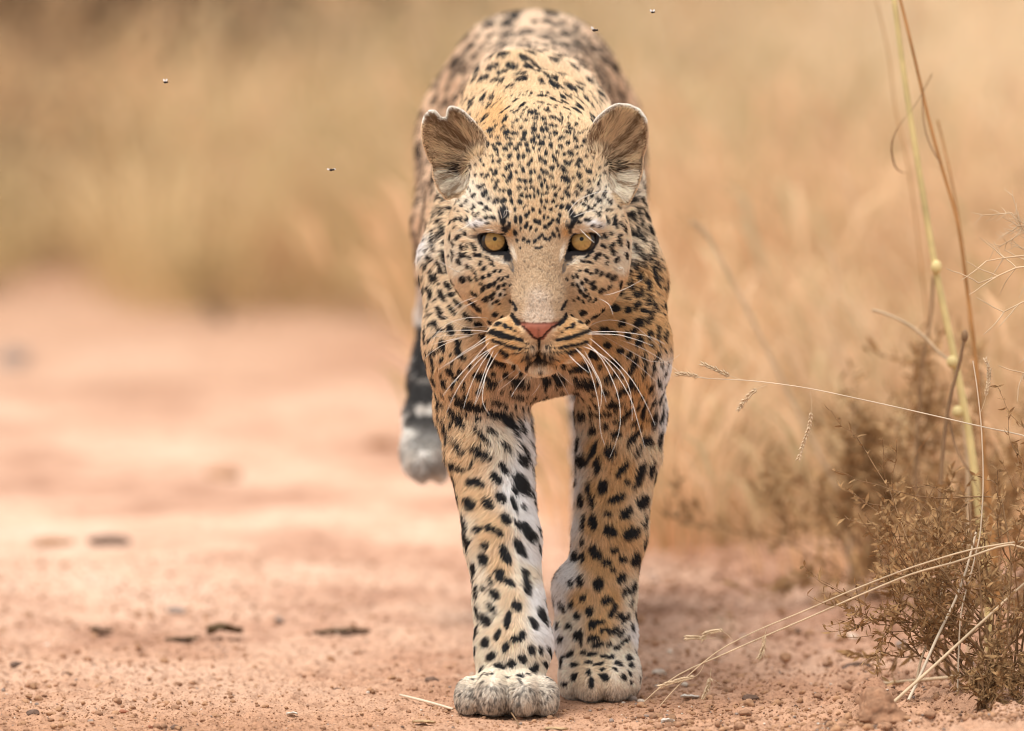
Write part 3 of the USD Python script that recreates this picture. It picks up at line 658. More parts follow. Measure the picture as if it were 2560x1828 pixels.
spots = Spots()
for x0, y0, s, text in MARKS:
    t = np.array([[float(k) for k in w.split()] for w in text.replace('\n', '').split(';')])
    uv = np.stack([x0 + t[:, 0] / s, y0 + t[:, 1] / s], 1)
    face = (np.abs(uv[:, 0] - 1345) < 225) & (uv[:, 1] > 330) & (uv[:, 1] < 880)
    spots.photo(uv, t[:, 2] / s * np.where(face, 1.06, 1.18) + 0.4, t[:, 3] / s * np.where(face, 1.10, 1.22) + np.where(face, 1.0, 0.9 if s > 4 else 0.5), t[:, 4])
for line in LINES:
    pts, w = np.array(line[1], float), line[2]
    dots = len(line) > 3
    s = np.r_[0, np.cumsum(np.linalg.norm(np.diff(pts, axis=0), axis=1))]
    k = np.arange(0, s[-1] + 0.01, w * (2.9 if dots else 1.0))
    uv = np.stack([np.interp(k, s, pts[:, 0]), np.interp(k, s, pts[:, 1])], 1)
    d = np.gradient(uv, axis=0) if len(uv) > 1 else np.array([[1.0, 0]])
    spots.photo(uv, np.full(len(uv), w * (1.1 if dots else 1.5)), np.full(len(uv), w), np.degrees(np.arctan2(d[:, 1], d[:, 0])))
seen_spots = len(spots.c)

# spots where the photograph shows none singly: far flank, back, sides turned away, belly
cand, fi = trimesh.sample.sample_surface(body, 45000, seed=5)
cn = body.face_normals[fi]
toC = CAM - cand
toC /= np.linalg.norm(toC, axis=1, keepdims=True)
facing = (cn * toC).sum(1)
cu, cv = pix(cand)
_first, _, _ = hit(np.stack([cu, cv], 1))
hidden = np.linalg.norm(_first - cand, axis=1) > 0.012
fillable = (facing < 0.22) | hidden | ((cand[:, 1] > 0.47) & (cv > 60)) | (cand[:, 1] > 0.62)
fillable &= ~((cand[:, 1] < 0.14) & (cand[:, 2] > 0.30) & (np.abs(cand[:, 0] - P(1345, 500)[0]) < 0.1))
onhead = (cand[:, 1] < 0.10) & (cand[:, 2] > P(1345, 600)[2]) & (cv > 335) & (cv < 590) & (np.abs(cu - 1345) < 215) & (np.hypot((cu - 1237) / 60, (cv - 603) / 45) > 1) & (np.hypot((cu - 1454) / 60, (cv - 603) / 45) > 1)
flank = (cand[:, 1] < 0.47) & (cand[:, 2] > 0.30) & ((np.abs(cu - 1345) > 215) | (cv > 900)) & (cv > 300)
nape = (cand[:, 1] < 0.32) & (cv > 235) & (cv <= 335) & (np.abs(cu - 1345) < 190)
small = (onhead | flank | nape) & (facing > 0.22) & ~hidden
fillable |= small
taken = list(zip(spots.c, [r * 0.9 for r in spots.r]))
TC, TR = np.array([c for c, _ in taken]), np.array([r for _, r in taken])
newc, newr = [], []
order = np.where(fillable)[0]
back = lambda p: smooth01(p[1], 0.45, 0.6) * smooth01(p[2], 0.30, 0.40)
for i in order:
    p = cand[i]
    r = 0.0065 + 0.0065 * back(p) + 0.002 * rng.random()
    clear = 0.011
    if small[i]:
        r, clear = (0.0025, 0.0046) if onhead[i] or nape[i] else (0.0036, 0.0066)
        r *= rng.uniform(0.7, 1.2)
    if p[2] < 0.08:
        r *= 0.7
    gap = 1.12 * r + 0.0022
    if ((TC - p) ** 2).sum(1).min() < (clear + r) ** 2:
        continue
    if newc and (((np.array(newc) - p) ** 2).sum(1) < (np.array(newr) + gap) ** 2).any():
        continue
    newc.append(p); newr.append(r)
    n = cn[i]
    flow = np.array([0.0, 1.0, -0.35]) if p[2] > 0.34 else np.array([0.0, 0.25, -1.0])
    t1 = flow - n * (flow @ n); t1 /= np.linalg.norm(t1) + 1e-9
    t2 = np.cross(n, t1)
    if back(p) > 0.5 and rng.random() < 0.8:                      # rosettes on flank and back: rings of three to five blotches
        k = rng.integers(3, 6)
        spots.put(p, t1 * r * 1.15, t2 * r * 1.15, n, 0.22)
        a0 = rng.random() * 6.28
        for q in range(k):
            a = a0 + q * 6.28 / k + rng.normal() * 0.15
            d = np.cos(a) * t1 + np.sin(a) * t2
            spots.put(p + d * r * 0.95, (-np.sin(a) * t1 + np.cos(a) * t2) * r * rng.uniform(0.55, 0.85), d * r * rng.uniform(0.38, 0.52), n)
    else:
        spots.put(p, t1 * r * rng.uniform(0.95, 1.45), t2 * r * rng.uniform(0.6, 0.9), n)

# ground colour of the coat: named tints at places on the animal, blended between them
TINT = {'T': (0.76, 0.55, 0.335), 'O': (0.68, 0.43, 0.20), 'F': (0.775, 0.58, 0.36), 'P': (0.84, 0.74, 0.60), 'W': (0.89, 0.88, 0.87), 'G': (0.54, 0.39, 0.245), 'N': (0.63, 0.505, 0.39), 'g': (0.64, 0.57, 0.48), 'C': (0.66, 0.475, 0.315), 'R': (0.77, 0.575, 0.41), 'L': (0.80, 0.63, 0.44)}
PLACES = '''T 1290 160;T 1200 250;T 1400 260;R 1335 80;R 1180 130;R 1500 140;R 1090 300;R 1580 300;F 1300 280;F 1420 290;O 1240 290;F 1347 390;F 1347 470;F 1250 430;F 1440 430;F 1347 560;L 1150 540;L 1540 530;P 1170 500;P 1520 500;L 1170 620;L 1525 620;
P 1145 640;P 1560 640;F 1210 720;F 1490 720;L 1230 690;L 1460 690;G 1347 640;G 1347 680;G 1310 690;G 1390 690;N 1347 755;N 1347 790;N 1325 782;N 1370 782;G 1290 720;G 1404 720;G 1300 770;G 1394 770;G 1347 600;O 1270 815;O 1425 815;O 1270 865;O 1430 865;F 1255 790;F 1445 790;L 1100 540;L 1600 540;L 1080 700;O 1600 700;
L 1120 800;O 1560 800;O 1620 840;T 1130 900;O 1500 880;C 1340 990;C 1250 980;C 1420 980;T 1200 960;C 1270 1040;T 1110 1050;T 1180 1130;P 1250 1110;W 1310 1080;W 1320 1160;W 1300 1230;W 1335 1290;W 1330 1400;W 1352 1500;W 1365 1600;T 1130 1180;T 1190 1250;T 1230 1330;
P 1150 1320;T 1250 1420;P 1190 1430;L 1280 1510;P 1320 1430;P 1220 1530;L 1270 1590;P 1210 1650;P 1330 1640;T 1500 1000;T 1560 1060;W 1662 960;W 1662 1050;O 1600 960;O 1605 1050;O 1560 1180;O 1520 1250;O 1550 1330;L 1620 1150;L 1610 1280;W 1432 1130;W 1434 1220;W 1430 1320;W 1420 1400;O 1490 1130;O 1485 1230;O 1480 1320;O 1475 1400;
O 1510 1420;O 1530 1500;O 1500 1570;W 1408 1450;W 1390 1510;W 1384 1580;P 1412 1560;O 1450 1500;P 1580 1500;W 1598 1600;P 1560 1620;L 1480 1640;W 1020 620;P 1030 480;P 1625 480'''
pl = [w.split() for w in PLACES.replace('\n', '').split(';')]
PU = np.array([[float(a), float(b)] for _, a, b in pl]); PC = np.array([TINT[k] for k, _, _ in pl])
# patches with edges of their own: u v half-width half-height tint softness direction
PATCHES = [(1193, 558, 28, 11, 'W', .8, -8), (1226, 574, 22, 6, 'P', .7, 0), (1486, 558, 28, 12, 'W', .8, 12), (1470, 572, 20, 6, 'P', .7, 0), (1284, 630, 6, 24, 'P', .6, -18), (1405, 630, 6, 24, 'P', .6, 14), (1248, 650, 30, 9, 'P', .6, 25), (1446, 650, 30, 9, 'P', .6, -25),
           (1275, 580, 14, 14, 'O', .7, 0), (1415, 580, 14, 14, 'O', .7, 0), (1146, 684, 14, 10, 'P', .8, 20), (1548, 676, 14, 12, 'P', .8, 0), (1284, 910, 30, 8, 'P', .6, 40), (1410, 910, 30, 8, 'P', .6, -40), (1347, 926, 34, 9, 'P', .6, 0), (1347, 950, 50, 20, 'P', .7, 0),
           (1332, 874, 11, 14, 'L', .7, 0), (1364, 874, 11, 14, 'L', .7, 0), (1224, 820, 8, 10, 'P', .6, 0), (1474, 820, 8, 10, 'P', .6, 0), (1228, 760, 8, 16, 'P', .6, 0), (1250, 735, 16, 12, 'P', .6, -40), (1450, 715, 22, 8, 'P', .6, 55)]


def black_skin(u, v):
    """The dark rims of the eyes with their tear spots."""
    out = np.zeros(u.shape)
    for cu_, cv_, s in EYES:
        x, y = (u - cu_) * s, v - cv_                             # x grows away from the nose
        d = poly_distance(BLK, x, y)
        out = np.maximum(out, 1 - smooth01(d, -1.5, 1.5))
        d = np.sqrt(((x + 33) / 14) ** 2 + ((y - 44) / 11) ** 2)
        out = np.maximum(out, 0.9 * (1 - smooth01(d, 0.75, 1.2)))
        d = np.sqrt(((x + 43 + (y - 62) * 0.25) / 6) ** 2 + ((y - 58) / 24) ** 2)
        out = np.maximum(out, 0.55 * (1 - smooth01(d, 0.6, 1.3)))
        d = np.sqrt(((x - 42) / 22) ** 2 + ((y + 9 + (x - 42) * 0.1) / 5) ** 2)
        out = np.maximum(out, 0.9 * (1 - smooth01(d, 0.6, 1.2)))
        d = np.sqrt(((x + 32) / 10) ** 2 + ((y + 30 + (x + 32) * -0.9) / 14) ** 2)
        out = np.maximum(out, 0.95 * (1 - smooth01(d, 0.7, 1.2)))
    return out


def coat(p, n):
    """Ground tint, darkness of the spots, and a few masks for points on the skin."""
    u, v = pix(p)
    y = p[:, 1]
    front = (y < 0.5)
    d2 = (u[:, None] - PU[None, :, 0]) ** 2 + (v[:, None] - PU[None, :, 1]) ** 2 if len(p) < 20000 else None
    base = np.empty((len(p), 3))
    for k in range(0, len(p), 20000):
        sl = slice(k, k + 20000)
        dd = (u[sl, None] - PU[None, :, 0]) ** 2 + (v[sl, None] - PU[None, :, 1]) ** 2
        w = 1 / (dd + 120.0) ** 2
        base[sl] = (w @ PC) / w.sum(1)[:, None]
    T, W_ = np.array(TINT['R']), np.array(TINT['W'])
    f = smooth01(y, 0.42, 0.60)[:, None]
    base = base * (1 - f) + T * f
    under = smooth01(-n[:, 2], 0.25, 0.75) * smooth01(p[:, 2], 0.06, 0.12) * smooth01(y, 0.2, 0.3)
    base = base * (1 - under[:, None]) + W_ * under[:, None]
    inner = smooth01(y, 0.5, 0.6) * (1 - smooth01(p[:, 2], 0.34, 0.46)) * 0.75
    base = base * (1 - inner[:, None]) + W_ * inner[:, None]
    for cu_, cv_, a, b, k, soft, ang in PATCHES:
        c, s = math.cos(math.radians(ang)), math.sin(math.radians(ang))
        x, yy = u - cu_, v - cv_
        d = np.sqrt(((c * x + s * yy) / a) ** 2 + ((-s * x + c * yy) / b) ** 2)
        w = (1 - smooth01(d, 1 - soft, 1 + soft * 0.5)) * (y < 0.12)
        base = base * (1 - w[:, None]) + np.array(TINT[k]) * w[:, None]
    nz = (meshkit.noise(p * 260, 11) - 0.5) * 0.34 + (meshkit.noise(p * 700, 12) - 0.5) * 0.22
    dark = spots.cover(p, nz, n)
    paw = np.zeros(len(p))
    for y0, v0 in ((0.075, 1690), (0.25, 1715)):
        lo, hi = (u < 1402) if y0 < 0.1 else (u > 1385), y < y0 + 0.09
        paw = np.maximum(paw, smooth01(v, v0, v0 + 45) * lo * hi * (y < 0.4))
    streak = smooth01(meshkit.noise(p * np.array([520, 520, 190]), 21) * 0.7 + 0.3 * meshkit.noise(p * 120, 22), 0.50, 0.68)
    base = base * (1 - paw[:, None]) + np.array(TINT['g']) * paw[:, None]
    dark = np.maximum(dark * (1 - 0.45 * paw), paw * streak * 0.78)
    hind = (y > 0.6) & (u < 1180) & (v > 760)
    base = np.where(hind[:, None], np.array([0.82, 0.78, 0.72]) - 0.12 * smooth01(meshkit.noise(p * 60, 33), 0.4, 0.7)[:, None], base)
    hk = smooth01(meshkit.noise(np.stack([p[:, 0] * 34, p[:, 1] * 20, p[:, 2] * 62], 1) + 3.3, 31) + 0.25 * (meshkit.noise(p * 150, 32) - 0.5), 0.40, 0.52) * (1 - 0.5 * smooth01(v, 1040, 1130)) * hind * 0.95
    dark = np.where(hind, np.maximum(hk, 0.5 * streak * smooth01(v, 1040, 1100)), dark)
    chin = (1 - smooth01(np.sqrt(((u - 1347) / 46) ** 2 + ((v - 895) / 24) ** 2), 0.55, 1.15)) * (y < 0.05) * smooth01(v, 874, 882)
    dark = np.maximum(dark, chin * (0.35 + 0.6 * smooth01(meshkit.noise(np.stack([u, v * 0.3, 0 * u], 1) / 7, 8), 0.35, 0.6)))
    eye = black_skin(u, v) * (y < 0.06)
    nose = (poly_distance(PINK_NOSE, u, v) < 0) & (y < 0.0)
    speck = ((G_nose(u, v)) * smooth01(meshkit.noise(p * 520, 41), 0.62, 0.8) * 0.5)
    dark = np.maximum(dark, speck * (y < 0.03))
    return base, dark, eye, nose, u, v


def G_nose(u, v):
    return (1 - smooth01(np.sqrt(((u - 1347) / 66) ** 2 + ((v - 720) / 100) ** 2), 0.8, 1.1))


def ear_shell(p, u, v):
    out, deg = np.zeros(len(p), bool), np.zeros((len(p), 2))
    for poly, c, r, y0 in EARS:
        i = np.where((np.abs(u - c[0]) < 130) & (np.abs(v - c[1]) < 150) & (np.abs(p[:, 1] - ear_depth(u, v, c, r, y0)) < 0.022))[0]
        d = poly_distance(poly, u[i], v[i])
        i = i[(d < 14) & (d > -16)]
        out[i] = True
        deg[i] = np.stack([u[i] - c[0], v[i] - c[1]], 1)
    return out, deg


def ear_masks(p, n, u, v):
    """Which points lie on the inner face of an ear, how near its rim (pixels), and which ear."""
    inside, rim, which = np.zeros(len(p), bool), np.full(len(p), 99.0), np.zeros(len(p), int)
    for k, (poly, c, r, y0) in enumerate(EARS):
        near = (np.abs(p[:, 1] - ear_depth(u, v, c, r, y0)) < 0.018) & (n[:, 1] < 0.12)
        box = (np.abs(u - c[0]) < 130) & (np.abs(v - c[1]) < 150) & near
        i = np.where(box)[0]
        d = poly_distance(poly, u[i], v[i])
        ok = d < 3
        i, d = i[ok], d[ok]
        inside[i], rim[i], which[i] = True, -d, k
    return inside, rim, which


BLACK = np.array([0.010, 0.010, 0.012])
DARKSKIN = np.array([0.012, 0.011, 0.012])
vb, vd, ve, vn_, vu, vv = coat(BV, BN)
skin = vb * 0.75 * (1 - vd[:, None]) + BLACK * vd[:, None]
skin = skin * (1 - ve[:, None]) + DARKSKIN * ve[:, None]
pink = np.array([0.37, 0.145, 0.10])
edge = np.clip(-poly_distance(PINK_NOSE, vu, vv) / 7, 0, 1)
top = smooth01(vv, 803, 813)[:, None]
skin[vn_] = ((pink * (0.30 + 0.70 * edge[:, None]) + np.array([0.03, 0.015, 0.015]) * (1 - edge[:, None])) * (0.35 + 0.65 * top) * (1 - 0.9 * vd[:, None]) * (1 - 0.55 * np.exp(-((vu - 1347) / 2.5) ** 2) * smooth01(vv, 815, 822))[:, None])[vn_]
ei, er, ew = ear_masks(BV, BN, vu, vv)
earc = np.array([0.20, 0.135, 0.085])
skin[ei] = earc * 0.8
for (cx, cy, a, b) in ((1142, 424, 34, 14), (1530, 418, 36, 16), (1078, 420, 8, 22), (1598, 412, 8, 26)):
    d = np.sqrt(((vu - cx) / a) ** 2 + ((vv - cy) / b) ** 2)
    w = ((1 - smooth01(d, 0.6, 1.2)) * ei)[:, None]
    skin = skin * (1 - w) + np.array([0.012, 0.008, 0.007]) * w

# ------------------------------------------------------------------ fur: strands combed along the coat
COMB = '''1347 770 0 -1;1347 700 0 -1;1347 620 0 -1;1300 700 -.3 -1;1395 700 .3 -1;1347 540 0 -1;1290 540 -.25 -1;1400 540 .25 -1;1230 500 -.5 -1;1465 500 .5 -1;1180 540 -.9 -.6;1520 540 .9 -.6;1347 440 0 -1;1250 430 -.5 -1;1440 430 .5 -1;1347 350 0 -1;1240 350 -.3 -1;1455 350 .3 -1;
1180 640 -1 .3;1515 640 1 .3;1150 690 -.8 .5;1545 690 .8 .5;1230 680 -.9 .5;1465 680 .9 .5;1250 740 -.8 .6;1445 740 .8 .6;1190 720 -.7 .7;1500 720 .7 .7;1290 830 -1 .25;1405 830 1 .25;1240 850 -1 .4;1455 850 1 .4;1300 870 -.9 .5;1395 870 .9 .5;1347 905 0 1;1300 920 -.4 1;1395 920 .4 1;
1297 150 0 -1;1200 230 -.3 -1;1420 240 .3 -1;1345 270 0 -1;1110 560 -.15 1;1590 560 .15 1;1090 700 -.1 1;1620 700 .1 1;1080 850 0 1;1640 850 0 1;1180 800 -.3 1;1520 800 .3 1;1250 960 -.3 1;1430 960 .2 1;1345 960 0 1;1300 1050 .5 1;1180 1050 .1 1;1250 1150 -.45 1;1330 1150 .3 1;1150 1200 -.1 1;
1250 1300 -.4 1;1200 1400 -.2 1;1320 1420 .25 1;1260 1500 -.3 1;1280 1600 -.1 1;1220 1600 -.3 1;1350 1600 .3 1;1270 1740 0 1;1160 1740 -.3 1;1380 1740 .3 1;1560 1000 0 1;1540 1150 .1 1;1460 1150 -.1 1;1620 1150 .1 1;1520 1350 .05 1;1500 1500 0 1;1420 1500 -.3 1;1580 1500 .3 1;1500 1650 0 1'''
cb = np.array([[float(k) for k in w.split()] for w in COMB.replace('\n', '').split(';')])
EARB = ((1212, 412), (1472, 418))                                    # where each ear's long hair springs from


def comb(p, n, u, v):
    out = np.empty((len(p), 3))
    for k in range(0, len(p), 20000):
        sl = slice(k, k + 20000)
        w = 1 / ((u[sl, None] - cb[None, :, 0]) ** 2 + (v[sl, None] - cb[None, :, 1]) ** 2 + 300.0) ** 1.6
        d = (w @ cb[:, 2:]) / w.sum(1)[:, None]
        out[sl] = np.stack([d[:, 0], 0.45 + 0 * d[:, 0], -d[:, 1]], 1)
    f = smooth01(p[:, 1], 0.40, 0.55)[:, None]
    side = smooth01(np.abs(n[:, 0]), 0.3, 0.9)
    back_ = np.stack([0 * side, 1 + 0 * side, -0.9 * side], 1)
    leg = (1 - smooth01(p[:, 2], 0.28, 0.40))[:, None]
    back_ = back_ * (1 - leg) + np.array([0, 0.2, -1.0]) * leg
    return out * (1 - f) + back_ * f


def skin_points(count, seed, weight):
    r = np.random.default_rng(seed)
    a = body.area_faces * weight
    f = r.choice(len(BF), count, p=a / a.sum())
    b = r.random((count, 2))
    b = np.where(b.sum(1)[:, None] > 1, 1 - b, b)
    t = BV[BF[f]]
    p = t[:, 0] + b[:, :1] * (t[:, 1] - t[:, 0]) + b[:, 1:] * (t[:, 2] - t[:, 0])
    tn = BN[BF[f]]
    n = tn[:, 0] * (1 - b.sum(1))[:, None] + tn[:, 1] * b[:, :1] + tn[:, 2] * b[:, 1:]
    return p, n / np.linalg.norm(n, axis=1, keepdims=True), r


FC = body.triangles_center
FNv = body.face_normals
tc = CAM - FC
tc /= np.linalg.norm(tc, axis=1, keepdims=True)
fac = (FNv * tc).sum(1)
fu, fv = pix(FC)
wgt = 0.12 + 0.88 * smooth01(fac, -0.45, 0.1)
wgt *= np.where(FC[:, 1] < 0.45, 1.0, 0.40)
wgt *= np.where((FC[:, 1] < 0.16) & (FC[:, 2] > 0.33), 2.1, 1.0)
ei_f, er_f, ew_f = ear_masks(FC, FNv, fu, fv)
wgt[ei_f] *= 1.3
STRANDS = 480000
hp, hn, hr = skin_points(STRANDS, 3, wgt)
hu, hv = pix(hp)
he = black_skin(hu, hv) * (hp[:, 1] < 0.06)
hnose = (poly_distance(PINK_NOSE, hu, hv) < 4) & (hp[:, 1] < 0.0)
hei, her, hew = ear_masks(hp, hn, hu, hv)
hole = np.zeros(len(hp), bool)
for eu, ev, s_ in EYES:
    hole |= (poly_distance(OPEN, (hu - eu) * s_, hv - ev) < 1.5) & (hp[:, 1] < 0.06)
keep = ~hnose & (he < 0.55) & ~hole
hp, hn, he, hu, hv, hei, her, hew = (x[keep] for x in (hp, hn, he, hu, hv, hei, her, hew))
N = len(hp)
y, zz = hp[:, 1], hp[:, 2]
head = (y < 0.15) & (zz > P(1345, 960)[2]) & (np.abs(hu - 1345) < 245)
length = np.where(y < 0.45, 0.0100, 0.0115)
length = np.where(zz < 0.30, 0.0088, length)
length = np.where(zz < 0.10, 0.0070 - 0.0022 * (1 - smooth01(zz, 0.045, 0.07)), length)
length = np.where((hv > 900) & (hv < 1140) & (y < 0.3), 0.0125, length)
fr = np.sqrt(((hu - 1347) / 200) ** 2 + ((hv - 690) / 250) ** 2)
length = np.where(head, 0.0034 + 0.0030 * smooth01(fr, 0.35, 1.0), length)
length = np.where(head & (G_nose(hu, hv) > 0.3), 0.0030, length)
length = np.where(head & (hv > 885), 0.0075, length)
cheek = np.minimum(np.hypot(hu - 1148, hv - 682), np.hypot(hu - 1546, hv - 676))
length = np.where(head, length + 0.003 * (1 - smooth01(cheek, 10, 30)), length)
length = np.where(he > 0.05, 0.0025, length)
length *= np.random.default_rng(4).uniform(0.7, 1.25, N)
r4 = np.random.default_rng(5)
T = comb(hp, hn, hu, hv)
T += 0.55 * (np.stack([meshkit.noise(hp * 130, 51), meshkit.noise(hp * 130, 52), meshkit.noise(hp * 130, 53)], 1) - 0.5)
T += r4.normal(size=(N, 3)) * 0.13
T -= hn * (T * hn).sum(1)[:, None]
T /= np.linalg.norm(T, axis=1, keepdims=True) + 1e-9
hb_, hd, _, _, _, _ = coat(hp + T * (0.62 * length)[:, None], hn)
lift = np.where(head, 0.30, 0.32) + 0.10 * r4.random(N)
# the ears' inner hair
tuft = hei & (her > 10)
base_uv = np.array(EARB)[hew]
du, dv = hu - base_uv[:, 0], hv - base_uv[:, 1]
dl = np.sqrt(du ** 2 + dv ** 2) + 1e-6
T[tuft] = np.stack([du / dl, -0.25 + 0 * du, -dv / dl + 0.10], 1)[tuft] + r4.normal(size=(tuft.sum(), 3)) * 0.16
length[tuft] = (0.012 + 0.012 * r4.random(N) * smooth01(her, 8, 30))[tuft]
length[tuft] = np.minimum(length, (her + 1) * PX * 0.85 + 0.002)[tuft]
lift[tuft] = 0.20 + 0.25 * r4.random(tuft.sum())
shell, sdir = ear_shell(hp, hu, hv)
rim = (hei & ~tuft) | (shell & ~hei & (np.abs(hu - 1345) > 128))
sdir = sdir / (np.linalg.norm(sdir, axis=1, keepdims=True) + 1e-6)
du, dv, dl = np.where(hei, du, sdir[:, 0]), np.where(hei, dv, sdir[:, 1]), np.where(hei, dl, 1.0)
length[rim] = 0.0024
T[rim] = np.stack([du / dl, 0.3 + 0 * du, -dv / dl], 1)[rim] + r4.normal(size=(rim.sum(), 3)) * 0.1
col = hb_ * (1 - hd[:, None]) + BLACK * hd[:, None]
light = np.where(hei, meshkit.noise(np.stack([np.arctan2(dv, du) * 9 + 3 * hew + 0.012 * dl, dl * 0.012, 0 * dl], 1), 61), meshkit.noise(hp * np.array([260, 260, 160]), 62))
pick = (light + 0.22 * r4.normal(size=N))[:, None]
tint = np.where(pick > 0.50, np.array([0.80, 0.63, 0.42]), np.array([0.26, 0.165, 0.095]))
col[tuft] = tint[tuft]
low = tuft & (hv > 428)
col[low] = np.where(pick > 0.36, np.array([0.84, 0.75, 0.61]), np.array([0.36, 0.26, 0.17]))[low]
near_base = tuft & (dl < 34)
col[near_base] = np.array([0.74, 0.55, 0.33])
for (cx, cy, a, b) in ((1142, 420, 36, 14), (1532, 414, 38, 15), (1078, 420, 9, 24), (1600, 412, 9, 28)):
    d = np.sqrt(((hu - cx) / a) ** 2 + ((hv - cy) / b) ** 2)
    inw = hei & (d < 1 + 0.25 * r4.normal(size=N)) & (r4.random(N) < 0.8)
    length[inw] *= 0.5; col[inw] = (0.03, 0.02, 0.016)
col[rim] = np.array([0.72, 0.55, 0.36])
topr = rim & (hv < 310)
col[topr] = (0.86, 0.80, 0.70)
col *= (1 + 0.18 * r4.normal(size=N)[:, None]).clip(0.55, 1.4)
col = np.where(he[:, None] > 0.15, np.minimum(col, 0.03 + 0.2 * (1 - he[:, None])), col).clip(0.004, 0.92)

T -= hn * (T * hn).sum(1)[:, None]
T /= np.linalg.norm(T, axis=1, keepdims=True) + 1e-9
L = length[:, None]
pts = np.empty((N, 4, 3))
pts[:, 0] = hp - hn * 0.0006
pts[:, 1] = hp + L * (0.36 * T + hn * (lift * 0.62)[:, None])
pts[:, 2] = hp + L * (0.72 * T + hn * (lift * 0.86)[:, None])
pts[:, 3] = hp + L * (1.06 * T + hn * (lift * 0.86)[:, None]) + r4.normal(size=(N, 3)) * L * 0.05
pts[..., 2] = np.maximum(pts[..., 2], 0.002)
wide = np.where(y < 0.45, 0.00046, 0.0008)
wide = np.where(head, 0.00034, wide)
widths = wide[:, None] * np.array([1.0, 0.95, 0.7, 0.18]) * r4.uniform(0.8, 1.2, (N, 1))

cat, cat_at = thing('leopard', 'spotted leopard with a torn ear walking towards the viewer along the sandy track', 'leopard', (0.0, 0.2, 0.0))
skin_mat = usdkit.material(stage, '/World/Looks/leopard_skin', {'a': ('attribute', {'attribute': 'coat'}), 'p': ('principled_bsdf', {'roughness': 0.6, 'specular_ior_level': 0.14})},
                           [('a.color', 'p.base_color')], surface='p.BSDF')
fur_mat = usdkit.material(stage, '/World/Looks/leopard_fur', {'a': ('attribute', {'attribute': 'coat'}), 'd': ('diffuse_bsdf', {}), 't': ('translucent_bsdf', {}), 's': ('hair_bsdf', {'component': 'reflection', 'color': (0.55, 0.55, 0.55), 'roughness_u': 0.35, 'roughness_v': 0.6}),
                               'm': ('mix_closure', {'fac': 0.12}), 'm2': ('mix_closure', {'fac': 0.045})},
                              [('a.color', 'd.color'), ('a.color', 't.color'), ('d.BSDF', 'm.closure1'), ('t.BSDF', 'm.closure2'), ('m.closure', 'm2.closure1'), ('s.BSDF', 'm2.closure2')], surface='m2.closure')
part(cat, 'body', (BV, BF), skin_mat, True, cat_at, skin)


def strands(parent, name, points, w, mat, colours=None, off=(0, 0, 0)):
    c = UsdGeom.BasisCurves.Define(stage, numbered(str(parent.GetPath()), name))
    n, k = points.shape[:2]
    c.CreateTypeAttr('linear')
    c.CreatePointsAttr(Vt.Vec3fArray.FromNumpy((points - np.asarray(off)).reshape(-1, 3).astype(np.float32)))
    c.CreateCurveVertexCountsAttr(Vt.IntArray.FromNumpy(np.full(n, k, np.int32)))
    c.CreateWidthsAttr(Vt.FloatArray.FromNumpy(w.reshape(-1).astype(np.float32)))
    c.SetWidthsInterpolation('vertex')
    if colours is not None:
        UsdGeom.PrimvarsAPI(c).CreatePrimvar('coat', Sdf.ValueTypeNames.Color3fArray, 'uniform').Set(Vt.Vec3fArray.FromNumpy(colours.astype(np.float32)))
    UsdShade.MaterialBindingAPI.Apply(c.GetPrim()).Bind(mat)
    return c.GetPrim()


data(strands(cat, 'fur', pts, widths, fur_mat, col, cat_at), kind='stuff')

# eyes: a ball with a clear coat; amber iris round a small pupil, dark at its rim
cornea = usdkit.material(stage, '/World/Looks/leopard_eye', {'a': ('attribute', {'attribute': 'coat'}), 'p': ('principled_bsdf', {'roughness': 0.25, 'coat_weight': 0.35, 'coat_roughness': 0.04, 'specular_ior_level': 0.05})},
                         [('a.color', 'p.base_color')], surface='p.BSDF')
for eu, ev, s in EYES:
    ball = trimesh.creation.icosphere(6, EYE_R)
    bv = np.array(ball.vertices)
    sight = -(CAM * 0 + np.array([0.0, 1.0, 0.0])) + UPV * 0.12
    sight /= np.linalg.norm(sight)
    ux = np.cross(sight, [0, 0, 1.0]); ux /= np.linalg.norm(ux); uz = np.cross(ux, sight)
    lx, lz, ly = bv @ ux, bv @ uz, bv @ sight
    bulge = np.exp(-((lx ** 2 + lz ** 2) / 0.0085 ** 2)) * (ly > 0) * 0.0012
    rad = np.hypot(lx, lz)
    ang = np.arctan2(lz, lx)
    fib = meshkit.noise(np.stack([np.cos(ang) * 9, np.sin(ang) * 9, rad * 300], 1), 71)
    ir = 0.0113
    amber = np.array([0.36, 0.225, 0.08]) * (0.72 + 0.5 * fib[:, None])
    mid = np.array([0.36, 0.235, 0.075]) * (0.8 + 0.3 * fib[:, None])
    q = smooth01(rad / ir, 0.2, 0.75)[:, None]
    c = mid * (1 - q) + amber * q
    q = smooth01(rad / ir, 0.86, 1.0)[:, None]
    c = c * (1 - q) + np.array([0.015, 0.011, 0.008]) * q
    q = 1 - smooth01(np.hypot(lx, lz - 0.0015), 0.0018, 0.0027)[:, None]
    c = c * (1 - q) + np.array([0.004, 0.004, 0.004]) * q
    c[ly < 0] = (0.02, 0.016, 0.012)
    around, _, _ = hit([(eu + s * x * 1.25, ev + y_ * 1.25) for x, y_ in OPEN])
    centre = P(eu, ev + 1, 0.0)
    centre[1] = np.median(around[:, 1]) + EYE_R - 0.0002
    part(cat, 'eye', (bv + bulge[:, None] * sight + centre, np.array(ball.faces)), cornea, True, cat_at, c)

# whiskers, each a stiff white hair: pixels of root, bend and tip
def blk(x0, y0, s, *rows):
    return [[(x0 + a / s, y0 + b / s) for a, b in r] for r in rows]


